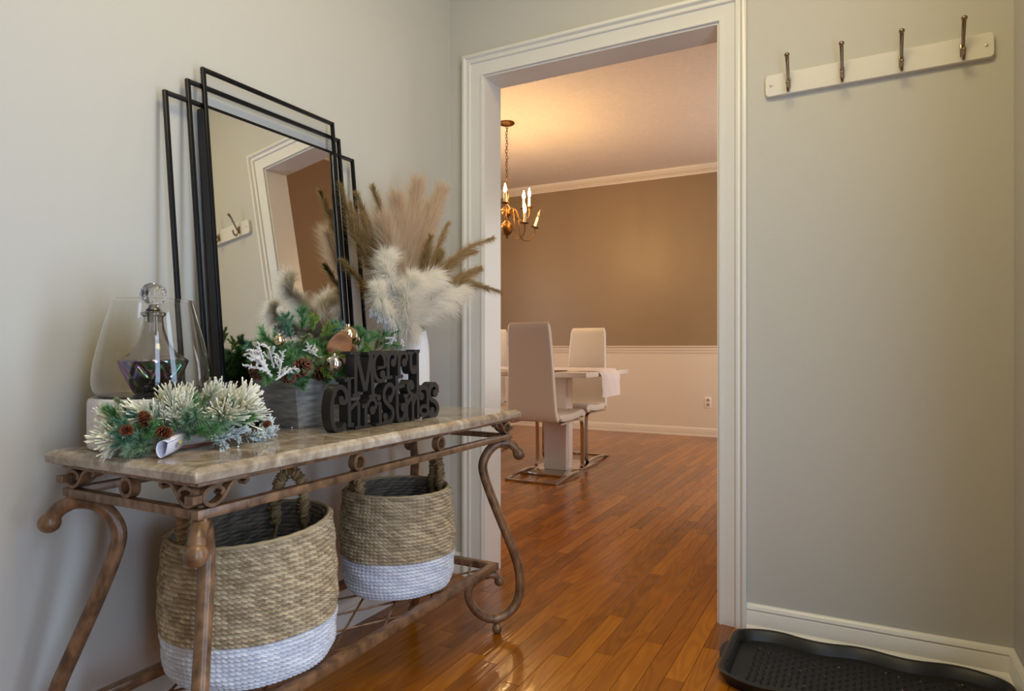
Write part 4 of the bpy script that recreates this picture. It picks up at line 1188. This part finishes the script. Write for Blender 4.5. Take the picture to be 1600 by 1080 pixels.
for r_, (z0, y0, y1) in enumerate(((0.020, -0.004, 0.006), (0.0165, -0.006, 0.008), (0.0130, -0.002, 0.005))):
    m.box(0.0112 - r_ * 0.0010, 0.0126 - r_ * 0.0010, y0, y1, z0 - 0.0005, z0 + 0.0005)
m.build('printed_text', m_ink, tg_)
m = MB(); m.box(0.0109, 0.0123, 0.012, 0.019, 0.016, 0.021); m.build('printed_mark', m_yellow, tg_)
# loose clear beads on the stone
rs = random.Random(5)
for px, py, lb in ((456, 670, 'tiny clear bead at the near bottom corner of the grey planter'), (489, 664, 'tiny clear bead against the front board of the grey planter'), (658, 655, 'tiny clear bead under the last letters of the black sign'), (372, 700, 'tiny clear bead on the stone nearest the front edge by the pine swag'), (395, 690, 'tiny clear bead on the stone just below the snowy tip of the pine swag')):
    m = MB(); m.ball((0, 0, 0.0024), 0.0024, 10, 6)
    p = W(px, py, Z=TT); tag(m.build('loose_bead', m_bead, None, 60, p), lb, 'bead', 'loose beads on the console')

# ================================================================ MARBLE STAND, HURRICANE AND DECANTER
QX, QY = -1.322, 0.863
m = MB(); m.lathe([(0.001, 0.0), (0.112, 0.0), (0.117, 0.003), (0.118, 0.010), (0.118, 0.092), (0.116, 0.099), (0.111, 0.102), (0.001, 0.102)], 64)
ms = m.build('marble_stand', m_marble, None, 30, (QX, QY, TT)); tag(ms, 'round white marble stand holding the glass jar at the near end of the console', 'stand')
ZB = TT + 0.1022
m = MB()
outer = [(0.001, 0.004), (0.080, 0.004), (0.098, 0.006), (0.107, 0.014), (0.1115, 0.028), (0.1120, 0.045), (0.1085, 0.075), (0.100, 0.115), (0.090, 0.155), (0.081, 0.190), (0.077, 0.206)]
th_ = 0.0022
def shell(prof, th_):
    out = []
    for i, (r_, z) in enumerate(prof):
        a = prof[max(i - 1, 0)]; b = prof[min(i + 1, len(prof) - 1)]
        t = Vector((b[0] - a[0], b[1] - a[1])).normalized(); out.append((max(0.0008, r_ - t.y * th_), z + t.x * th_))
    return out
def shell_lathe(m, prof, th_, n=64, fn=None):
    inner = shell(prof, th_)
    m.lathe(prof + inner[::-1], n, fn=fn)
    # close bottom pole gap is negligible
shell_lathe(m, [(r_, z - 0.004) for r_, z in catmull(outer, 3)], th_)
hu = m.build('glass_hurricane', m_glass, None, 40, (QX, QY, ZB)); tag(hu, 'clear glass hurricane jar standing over the decanter on the marble stand', 'glass jar')
dc = tag(empty('decanter', (QX + 0.002, QY, ZB + 0.0028)), 'iridescent cut-glass decanter with ball stopper inside the clear jar', 'decanter')
body = [(0.001, 0.0), (0.034, 0.0), (0.038, 0.003), (0.041, 0.010), (0.053, 0.035), (0.062, 0.056), (0.0665, 0.068), (0.067, 0.0715)]
def cut(a, z):
    # crossing diagonal flutes
    f = z / 0.07; q = max(0, min(1, (z - 0.006) / 0.01)) * max(0, min(1, (0.070 - z) / 0.006))
    u = (a / (2 * PI) * 9 + f * 1.0) % 1; v = (a / (2 * PI) * 9 - f * 1.0) % 1
    g = min(abs(u - .5), abs(v - .5)) * 2
    return 1 - q * 0.075 * max(0, 1 - g * 3.5)
m = MB(); bp_ = []
for i in range(len(body) - 1):
    for j in range(8 if i > 2 else 2):
        t = j / (8 if i > 2 else 2); bp_.append((body[i][0] + (body[i + 1][0] - body[i][0]) * t, body[i][1] + (body[i + 1][1] - body[i][1]) * t))
bp_.append(body[-1])
m.lathe(bp_ + [(0.064, 0.071)] + [(max(.001, r_ - 0.004), max(z, 0.006)) for r_, z in body[::-1] if z < 0.068], 216, fn=cut)
m.build('cut_glass_bowl', m_irid_dark, dc, 30)
m = MB()
nk = catmull([(0.067, 0.0715), (0.060, 0.077), (0.047, 0.086), (0.034, 0.103), (0.0255, 0.122), (0.0205, 0.142), (0.0185, 0.158), (0.0190, 0.164)], 5) + [(0.0205, 0.1655), (0.0245, 0.168), (0.0245, 0.172), (0.020, 0.175)]
m.lathe(nk + [(max(0.001, r_ - 0.0025), z) for r_, z in nk[::-1]], 64)
m.build('neck', m_irid, dc, 40)
m = MB()
m.lathe([(0.001, 0.150), (0.014, 0.152), (0.0160, 0.174), (0.0150, 0.178), (0.0100, 0.184), (0.0080, 0.190), (0.001, 0.192)], 32)
m.build('stopper_plug', m_irid, dc, 40)
m = MB()
prof = [(max(0.0008, 0.0262 * math.sin(PI * i / 36)), 0.212 - 0.0245 * math.cos(PI * i / 36)) for i in range(37)]
def facet(a, z):
    f = (z - 0.19) / 0.05; u = (a / (2 * PI) * 12 + f * 2.2) % 1; v = (a / (2 * PI) * 12 - f * 2.2) % 1
    return 1 - 0.05 * max(0, 1 - min(abs(u - .5), abs(v - .5)) * 2 * 4)
m.lathe(prof, 144, fn=facet); m.build('ball_stopper', m_irid, dc, 30)

# ================================================================ VASE OF DRIED GRASSES
VX, VY = -1.315, 1.745
va = tag(empty('ribbed_vase', (VX, VY, TT)), 'white ribbed ceramic vase with a slanted mouth at the far end of the console', 'vase')
prof = catmull([(0.050, 0.001), (0.060, 0.006), (0.064, 0.03), (0.0655, 0.10), (0.065, 0.17), (0.062, 0.215), (0.056, 0.250), (0.048, 0.280), (0.044, 0.300)], 5)
m = MB(); ns = 168
rib = lambda a, z: 1 + 0.010 * math.sin(a * 28 + 1.2 * math.sin(z * 40))
pr = [(0.001, 0.001)] + prof; inn = [(max(0.001, r_ - 0.004), max(z, 0.006)) for r_, z in pr][::-1]
m.lathe(pr, ns, fn=rib); m.lathe(inn, ns)
def slant(v):
    x, y, z = v
    # mouth: the near-left side is cut lower
    k = (-(x * -0.35) - (y * 0.94)) / 0.06     # +1 toward the camera-left side
    lim = 0.262 - 0.022 * k
    return (x, y, min(z, lim))
m.v = [slant(v) for v in m.v]
m.build('vase_body', m_vase, va, 50)
def hair(m, p, d, L, w, c, rs, droop):
    s_ = d.cross(Vector((rs.gauss(0, 1), rs.gauss(0, 1), rs.gauss(0, 1)))); 
    if s_.length < 1e-6: s_ = d.orthogonal()
    s_.normalize(); q1 = p + d * L * .5; q2 = p + d * L + droop * L
    q1 = q1 + droop * L * .25
    m.add([tuple(p - s_ * w * .5), tuple(p + s_ * w * .5), tuple(q1 - s_ * w * .5), tuple(q1 + s_ * w * .5), tuple(q2)], [(0, 1, 3, 2), (2, 3, 4)], [c] * 5)
def plume(pts, length_frac, n, hl, hw_, ang, c0, c1, seed, name, droop=(0, 0, -0.25), lean=0.0, stem=G(150, 118, 74), tipshort=0.6, clump=0, rad=0.0012, base_taper=0.35, outb=True):
    """feathery head along the last part of a curved stem"""
    rs = random.Random(seed); m = MB(); path = [Vector(p) for p in catmull(pts, 8)]
    m.tube(path, [rad * (1 - 0.6 * i / len(path)) for i in range(len(path))], 5, col=stem)
    N = len(path); i0 = int(N * (1 - length_frac)); droop = Vector(droop)
    cl = [(rs.random(), rs.random() * 6.28) for _ in range(clump)] if clump else None
    for k in range(n):
        if cl:
            t, a = rs.choice(cl); t = min(1, max(0, t + rs.gauss(0, 0.02))); a += rs.gauss(0, 0.25)
        else:
            t = rs.random() ** 0.9; a = rs.random() * 6.28
        f = i0 + t * (N - 1 - i0); i = min(int(f), N - 2); p = path[i].lerp(path[i + 1], f - i)
        tg2 = (path[i + 1] - path[i]).normalized()
        o = tg2.orthogonal().normalized(); e = o * math.cos(a) + tg2.cross(o) * math.sin(a)
        th = R(ang) * rs.uniform(0.35, 1.15)
        d = (tg2 * math.cos(th) + e * math.sin(th)).normalized()
        sh = (base_taper + (1 - base_taper) * min(1, t * 3)) * (1 - tipshort * max(0, t - 0.55) / 0.45)
        kk = rs.random(); c = tuple(c0[j] * kk + c1[j] * (1 - kk) for j in range(3))
        hair(m, p, d, hl * sh * rs.uniform(0.5, 1.15), hw_, c, rs, droop * rs.uniform(0.3, 1.3))
    m.v = [(max(v[0], XL + 0.012), v[1], v[2]) for v in m.v]
    return m.build(name, m_plume)
root = Vector((VX, VY, TT + 0.02))
mouth = Vector((VX, VY - 0.005, TT + 0.262))
def stems(tip, X=None, mid=None, bulge=0.0):
    """stem from the vase base through the mouth to a tip given as pixel + X plane"""
    tp = W(tip[0], tip[1], X=tip[2])
    mth = mouth + Vector((max(-0.022, min(0.022, (tp.x - mouth.x) * .15)), max(-0.028, min(0.028, (tp.y - mouth.y) * .13)), 0.0))
    pts = [root + (mth - mouth) * -0.4, mth]
    if mid is not None:
        for q in mid: pts.append(W(q[0], q[1], X=q[2]))
    else:
        c_ = mth.lerp(tp, 0.5) + Vector((0, 0, bulge)); pts.append(c_)
    pts.append(tp); return pts
T0, T1 = G(172, 144, 98), G(228, 204, 160)
B0, B1 = G(218, 196, 168), G(246, 232, 212)
W0, W1 = G(253, 248, 238), G(255, 254, 250)
tan = [
 ((533, 292, -1.425), [(612, 470, -1.37), (560, 380, -1.415)], .50, 'dark'),
 ((548, 322, -1.42), [(615, 470, -1.36), (575, 390, -1.405)], .50, 'tan'),
 ((558, 305, -1.43), [(616, 460, -1.36), (585, 380, -1.40)], .48, 'dark'),
 ((537, 408, -1.405), [(620, 505, -1.34), (580, 460, -1.38)], .50, 'dark'),
 ((566, 338, -1.40), [(620, 480, -1.34), (588, 400, -1.38)], .45, 'tan'),
 ((583, 294, -1.41), [(630, 470, -1.35), (612, 380, -1.38)], .50, 'dark'),
 ((592, 330, -1.40), [(628, 470, -1.34), (606, 390, -1.37)], .45, 'tan'),
 ((770, 371, -1.20), [(655, 480, -1.30), (692, 430, -1.27), (728, 392, -1.23)], .55, 'tan'),
 ((742, 392, -1.26), [(652, 480, -1.31), (688, 420, -1.29)], .50, 'tan'),
 ((748, 420, -1.22), [(652, 490, -1.30), (690, 450, -1.27), (722, 432, -1.24)], .45, 'tan'),
 ((783, 457, -1.16), [(655, 500, -1.30), (685, 458, -1.25), (728, 443, -1.20)], .58, 'dark'),
 ((700, 350, -1.33), [(648, 480, -1.33), (676, 410, -1.33)], .50, 'tan'),
 ((672, 372, -1.28), [(645, 480, -1.30), (660, 420, -1.29)], .45, 'dark'),
 ((690, 395, -1.25), [(648, 490, -1.29), (670, 440, -1.27)], .45, 'dark'),
]
gl = {'tan': 'tan dried grass head in the ribbed vase', 'dark': 'olive-brown dried grass head in the ribbed vase'}
places = ['drooping furthest over the mirror frame, highest tip', 'second from the mirror, seen against its outer tube', 'thin, crossing the upper part of the mirror frame', 'low, pointing left across the mirror frame',
          'short, in front of the leftmost heads', 'upright, just left of the blush plume', 'short, beneath the upright head left of the blush plume', 'arching right, topmost over the door casing',
          'right side, tucked below the topmost arching head', 'right side, short, above the lowest arching head', 'lowest on the right, its tip passing the door casing', 'behind the blush plume on its right',
          'short, directly behind the white feather plumes', 'short, right of centre behind the white feathers']
for i, (tip, mid, lf_, kd) in enumerate(tan):
    c0, c1 = (T0, T1) if kd == 'tan' else (G(140, 116, 74), G(212, 188, 138))
    pts = stems(tip, mid=mid)
    o = plume(pts, lf_ + .08, 2400, 0.068, 0.0008, 34, c0, c1, 200 + i, 'dried_grass', droop=(0, 0, -0.22), clump=260, stem=G(150, 118, 74))
    tag(o, gl[kd].replace(' in the ribbed vase', '') + ', ' + places[i], 'dried grass', 'dried grass heads in the vase')
bl = [((652, 292, -1.37), [(642, 440, -1.33), (645, 360, -1.35)], 'tallest, at the centre of the vase'),
      ((690, 300, -1.36), [(645, 440, -1.32), (668, 360, -1.34)], 'leaning right in front of the wall corner'),
      ((622, 318, -1.38), [(640, 440, -1.34), (628, 370, -1.36)], 'leaning slightly left of the tallest'),
      ((600, 352, -1.34), [(634, 450, -1.32), (615, 395, -1.33)], 'short, leaning left among the brown grasses'),
      ((668, 330, -1.40), [(643, 440, -1.36), (656, 380, -1.38)], 'behind the others, against the wall')]
for i, (tip, mid, lab) in enumerate(bl):
    o = plume(stems(tip, mid=mid), .62, 5000, 0.105, 0.00070, 38, B0, B1, 300 + i, 'pampas_plume', droop=(0, 0, 0.05), tipshort=0.35, stem=G(190, 160, 124))
    tag(o, 'blush feathery pampas plume, ' + lab, 'pampas grass', 'blush pampas plumes in the vase')
wh = [((603, 402, -1.24), [(636, 520, -1.27), (622, 470, -1.25), (606, 430, -1.24)], 1.0, 'left one, its tip bending over beside the mirror'),
      ((590, 450, -1.22), [(634, 520, -1.26), (608, 490, -1.24), (594, 466, -1.22)], 0.7, 'small one behind the left plume'),
      ((676, 432, -1.22), [(640, 515, -1.27), (650, 460, -1.24), (664, 440, -1.23)], 1.0, 'middle one, curling over to the right'),
      ((643, 440, -1.20), [(640, 520, -1.25), (636, 480, -1.22), (638, 455, -1.21)], 1.0, 'front one, above the vase mouth'),
      ((717, 453, -1.20), [(648, 510, -1.27), (672, 478, -1.23), (698, 462, -1.21)], 0.9, 'right one, pointing to the door casing')]
for i, (tip, mid, s_, lab) in enumerate(wh):
    o = plume(stems(tip, mid=mid), .74, 6500, 0.090 * s_ + 0.006, 0.0011, 42, W0, W1, 400 + i, 'feather_plume', droop=(0.10, 0.05, -0.55), tipshort=0.25, clump=170, base_taper=0.25, stem=G(226, 214, 190), rad=0.0010)
    tag(o, 'fluffy white feather plume, ' + lab, 'feather plume', 'white feather plumes in the vase')
# frosted twig hanging out of the vase toward the planter
ft = tag(empty('frosted_branch', mouth), 'small frosted white branch hanging from the vase over the planter', 'branch')
for px, py, X, d, s in ((632, 515, -1.26, (0.2, -1, .30), 1.2), (622, 520, -1.25, (0.2, -1, .35), 1.0), (610, 505, -1.24, (.1, -1, .3), 1.0), (600, 500, -1.24, (.1, -1, .2), 0.9), (616, 528, -1.24, (.3, -.8, -.2), 0.9), (628, 530, -1.24, (.3, -.5, -.4), 0.8), (590, 494, -1.24, (.1, -1, .1), 0.6)):
    place(rs.choice(SP['white']), ft, W(px, py, X=X) - mouth, d, s * 0.85)
    place(rs.choice(twig_me), ft, W(px, py, X=X + .01) - mouth, d, s * 0.55)

# ================================================================ DINING ROOM
DT = tag(empty('dining_table', (-2.64, 4.70, 0)), 'white lacquered dining table on pedestal legs in the dining room', 'table')
m = MB(); m.box(-0.96, 0.96, -0.46, 0.46, 0.722, 0.757, 0.002); m.build('tabletop', m_tablewhite, DT, 30)
for x_ in (0.53, -0.71):
    m = MB(); m.box(x_, x_ + 0.18, -0.235, -0.105, 0.0205, 0.722, 0.003); m.build('pedestal', m_tablewhite, DT, 30)
    m = MB(); m.box(x_ - 0.12, x_ + 0.25, -0.40, 0.25, 0.0, 0.020, 0.003); m.build('base_plate', m_chrome, DT, 30)
# runner
m = MB(); nu, nv = 60, 22; vs = []
pth = [(-1.02, 0.0)] ; rn = random.Random(8)
prof = []
for i in range(nu + 1):
    s_ = i / nu * 2.16
    if s_ < 1.92: x, z, nx, nz = -0.95 + s_, 0.0, 0, 1
    else:
        q = s_ - 1.92
        x, z, nx, nz = 0.970 + 0.012 * math.sin(min(1, q / .05) * PI / 2) + 0.02 * q, -0.012 - (q) * 0.72, 1, 0
    prof.append((x, z, nx, nz))
for i, (x, z, nx, nz) in enumerate(prof):
    for j in range(nv + 1):
        v = j / nv * 2 - 1; edge = (1 - abs(v) ** 6)
        h = 0.004 + 0.016 * edge * (0.8 + 0.2 * rn.random()) + 0.003 * math.sin(i * .9) * math.cos(j * .8)
        yy = v * 0.195 + (0.035 * (-(z)) * -2.0 if z < -0.01 else 0) * (1) + 0.004 * math.sin(i * 1.3)
        vs.append((x + nx * h, yy, 0.757 + z + nz * h))
k = nv + 1; top = [(i * k + j, i * k + j + 1, (i + 1) * k + j + 1, (i + 1) * k + j) for i in range(nu) for j in range(nv)]
nb = len(vs)
for (x, z, nx, nz) in prof:
    for j in range(nv + 1):
        v = j / nv * 2 - 1
        vs.append((x + nx * 0.001, v * 0.190 + (0.035 * (-(z)) * -2.0 if z < -0.01 else 0), 0.757 + z + nz * 0.0008))
bot = [tuple(nb + q for q in reversed(f)) for f in top]
side = []
for i in range(nu):
    for j, fl in ((0, 0), (nv, 1)):
        a, b = i * k + j, (i + 1) * k + j
        side.append((a, b, nb + b, nb + a) if not fl else (b, a, nb + a, nb + b))
for i in (0, nu):
    for j in range(nv):
        a, b = i * k + j, i * k + j + 1; side.append((a, b, nb + b, nb + a))
m.add(vs, top + bot + side)
o = m.build('table_runner', m_fluffy, None, 60, (-2.64, 4.68, 0)); tag(o, 'fluffy white runner draped over the end of the white dining table', 'table runner')
m = MB()
for q in range(9):
    a = -0.0; y = -0.0
m.box(-0.20, 0.17, -0.15, 0.15, 0.0, 0.006, 0.002)
o = m.build('placemat', m_mat_dark, None, None, (-2.10, 4.395, 0.7575)); tag(o, 'dark brown placemat on the near side of the white dining table', 'placemat')

def make_chair():
    t = empty('dining_chair', (0, 0, 0))
    # origin on the floor below the seat centre, facing +y
    def slab(path, wid, th, n=9):
        """upholstered shell: path of (y, z), width function, thickness; rounded edges"""
        m = MB(); P = catmull(path, 6); N = len(P); vs = []
        for i in range(N):
            a = P[max(i - 1, 0)]; b = P[min(i + 1, N - 1)]; t_ = Vector((b[0] - a[0], b[1] - a[1])).normalized(); nn = Vector((-t_.y, t_.x))
            f = i / (N - 1); w = wid(f) / 2
            e = min(1, 0.35 + 0.65 * math.sin(min(1, min(f, 1 - f) * 10) * PI / 2))
            hw_ = w - (1 - e) * 0.012; ht = th / 2 * e
            ring = []
            for sx_, sz_ in ((-1, -1), (1, -1), (1, 1), (-1, 1)):
                for q in range(4):
                    a0 = {(-1, -1): 180, (1, -1): 270, (1, 1): 0, (-1, 1): 90}[(sx_, sz_)] + 30 * q
                    rc = min(0.014, ht * .95)
                    x = sx_ * (hw_ - rc) + rc * math.cos(R(a0)); h = sz_ * (ht - rc) + rc * math.sin(R(a0))
                    ring.append((x, P[i][0] + nn.x * h, P[i][1] + nn.y * h))
            vs += ring
        n_ = 16; fs = [(i * n_ + q, i * n_ + (q + 1) % n_, (i + 1) * n_ + (q + 1) % n_, (i + 1) * n_ + q) for i in range(N - 1) for q in range(n_)]
        fs += [tuple(range(n_ - 1, -1, -1)), tuple((N - 1) * n_ + q for q in range(n_))]
        m.add(vs, fs); return m
    slab([(-0.235, 0.425), (-0.262, 0.47), (-0.272, 0.60), (-0.285, 0.80), (-0.305, 1.0), (-0.318, 1.105)], lambda f: 0.395 - 0.085 * f, 0.046).build('backrest', m_leather, t, 50)
    slab([(-0.215, 0.446), (-0.12, 0.438), (0.02, 0.440), (0.13, 0.452), (0.185, 0.450), (0.215, 0.425)], lambda f: 0.395 + 0.015 * f, 0.055).build('seat', m_leather, t, 50)
    for s_ in (-1, 1):
        x = s_ * 0.185
        path = catmull([(x, -0.22, 0.404), (x, 0.10, 0.406), (x, 0.175, 0.398), (x, 0.198, 0.36), (x, 0.205, 0.25), (x, 0.205, 0.10), (x, 0.195, 0.045), (x, 0.150, 0.022), (x, 0.02, 0.030), (x, -0.15, 0.022), (x, -0.285, 0.008)], 5)
        m = MB(); N = len(path); vs = []
        for i in range(N):
            a = path[max(i - 1, 0)]; b = path[min(i + 1, N - 1)]; t_ = Vector((0, b[1] - a[1], b[2] - a[2])).normalized(); nn = Vector((0, -t_.z, t_.y)) * 0.006
            for sx_, q in ((-1, -1), (1, -1), (1, 1), (-1, 1)): vs.append((path[i][0] + sx_ * 0.0135, path[i][1] + nn.y * q, path[i][2] + nn.z * q))
        fs = [(i * 4 + q, i * 4 + (q + 1) % 4, (i + 1) * 4 + (q + 1) % 4, (i + 1) * 4 + q) for i in range(N - 1) for q in range(4)] + [(3, 2, 1, 0), tuple((N - 1) * 4 + q for q in range(4))]
        m.add(vs, fs); m.build('leg', m_chrome, t, 40)
    m = MB(); m.box(-0.1985, 0.1985, -0.300, -0.272, 0.001, 0.013, 0.001); m.build('rear_crossbar', m_chrome, t, 30)
    m = MB(); m.box(-0.172, 0.172, 0.150, 0.176, 0.396, 0.407, 0.001); m.build('front_crossbar', m_chrome, t, 30)
    return t
ch = make_chair(); ch.location = (-2.015, 4.335, 0); ch.rotation_euler = (0, 0, R(0))
tag(ch, 'white high-backed cantilever chair seen from behind at the near side of the dining table', 'chair', 'white cantilever dining chairs')
c2 = copy_tree(ch); c2.location = (-2.115, 5.07, 0); c2.rotation_euler = (0, 0, R(180))
tag(c2, 'white high-backed cantilever chair facing the doorway across the dining table', 'chair', 'white cantilever dining chairs')
c3 = copy_tree(ch); c3.location = (-3.10, 5.09, 0); c3.rotation_euler = (0, 0, R(180))
tag(c3, 'white chair mostly hidden behind the left door jamb, far side of the dining table', 'chair', 'white cantilever dining chairs')

# ---- chandelier
CHX, CHY = -2.665, 4.895
cd = tag(empty('chandelier', (CHX, CHY, DC)), 'antique brass chandelier with candle lights hanging over the dining table', 'chandelier')
def zc(z): return z - DC
m = MB(); m.lathe([(0.001, 0), (0.066, 0), (0.068, -0.006), (0.060, -0.016), (0.030, -0.024), (0.010, -0.030), (0.001, -0.032)], 32); m.build('canopy', m_brass, cd, 40)
z = DC - 0.035; i = 0
lk = MB(); lk.tube([(0.0085 * math.cos(a), 0, 0.017 * math.sin(a)) for a in [2 * PI * q / 14 for q in range(14)]], 0.0022, 6, True); lk_me = lk.mesh('chain_link', m_brass, 60)
while z > 2.31:
    link('chain_link', lk_me, cd, (0.001 * math.sin(i * 2), 0, zc(z)), (0, 0, R(90) * (i % 2) + 0.3)); z -= 0.026; i += 1
m = MB(); m.tube([(0.012 * math.sin(q * .9), 0.012 * math.cos(q * .9), zc(2.82) - q * 0.018) for q in range(30)], 0.0016, 5); m.build('cord', m_brass, cd, 60)
m = MB(); m.lathe([(a, zc(b)) for a, b in ((0.001, 2.31), (0.006, 2.30), (0.008, 2.27), (0.014, 2.25), (0.018, 2.22), (0.010, 2.19), (0.012, 2.15), (0.024, 2.13), (0.040, 2.115), (0.044, 2.10), (0.044, 2.07), (0.036, 2.06), (0.020, 2.045),
          (0.014, 2.02), (0.022, 2.005), (0.040, 1.99), (0.052, 1.965), (0.054, 1.945), (0.048, 1.92), (0.032, 1.90), (0.014, 1.888), (0.010, 1.878), (0.014, 1.870), (0.001, 1.862))], 32)
m.build('column', m_brass, cd, 50)
arms = [(-0.010, -0.29, 2.100, 0, 1), (0.190, -0.10, 2.105, 0, 1), (0.150, 0.24, 2.165, 0, 1), (0.150, -0.20, 1.955, 0, 1), (0.240, 0.04, 1.965, 17, 0),
        (-0.200, -0.12, 2.10, 0, 1), (-0.160, 0.22, 2.10, 0, 1), (-0.240, 0.05, 1.97, 0, 1)]
for la, de, zz, tilt, lit in arms:
    bx_, by_ = CS * la - SN * de, SN * la + CS * de; rr_ = math.hypot(bx_, by_); ux, uy = bx_ / rr_, by_ / rr_
    m = MB()
    pts = [(0.038, 2.085), (0.075, 2.11), (0.10, 2.06), (0.12, zz - 0.085), (0.12 + (rr_ - 0.12) * .5, zz - 0.115), (rr_ * 0.98, zz - 0.07), (rr_, zz - 0.006)]
    m.tube([(ux * a, uy * a, zc(b)) for a, b in catmull(pts, 6)], 0.0042, 8)
    arm = m.build('arm', m_brass, cd, 60)
    e = (CS * math.sin(R(tilt)), SN * math.sin(R(tilt)), math.cos(R(tilt))); q = Vector(e).to_track_quat('Z', 'Y').to_euler()
    base = (bx_, by_, zc(zz))
    m = MB(); m.lathe([(0.001, -0.008), (0.010, -0.006), (0.030, -0.001), (0.036, 0.004), (0.033, 0.004), (0.012, 0.001), (0.011, 0.008), (0.001, 0.009)], 24); o = m.build('drip_pan', m_brass, arm, 50, base, q)
    m = MB(); m.lathe([(0.001, 0.008), (0.0115, 0.008), (0.011, 0.088), (0.006, 0.092), (0.001, 0.092)], 16); m.build('candle_sleeve', m_candle, arm, 50, base, q)
    m = MB(); m.lathe([(0.001, 0.092), (0.006, 0.093), (0.0115, 0.104), (0.0125, 0.114), (0.0105, 0.128), (0.006, 0.144), (0.0025, 0.158), (0.0004, 0.164)], 16)
    m.build('flame_bulb', m_bulb if lit else m_bulboff, arm, 60, base, q)
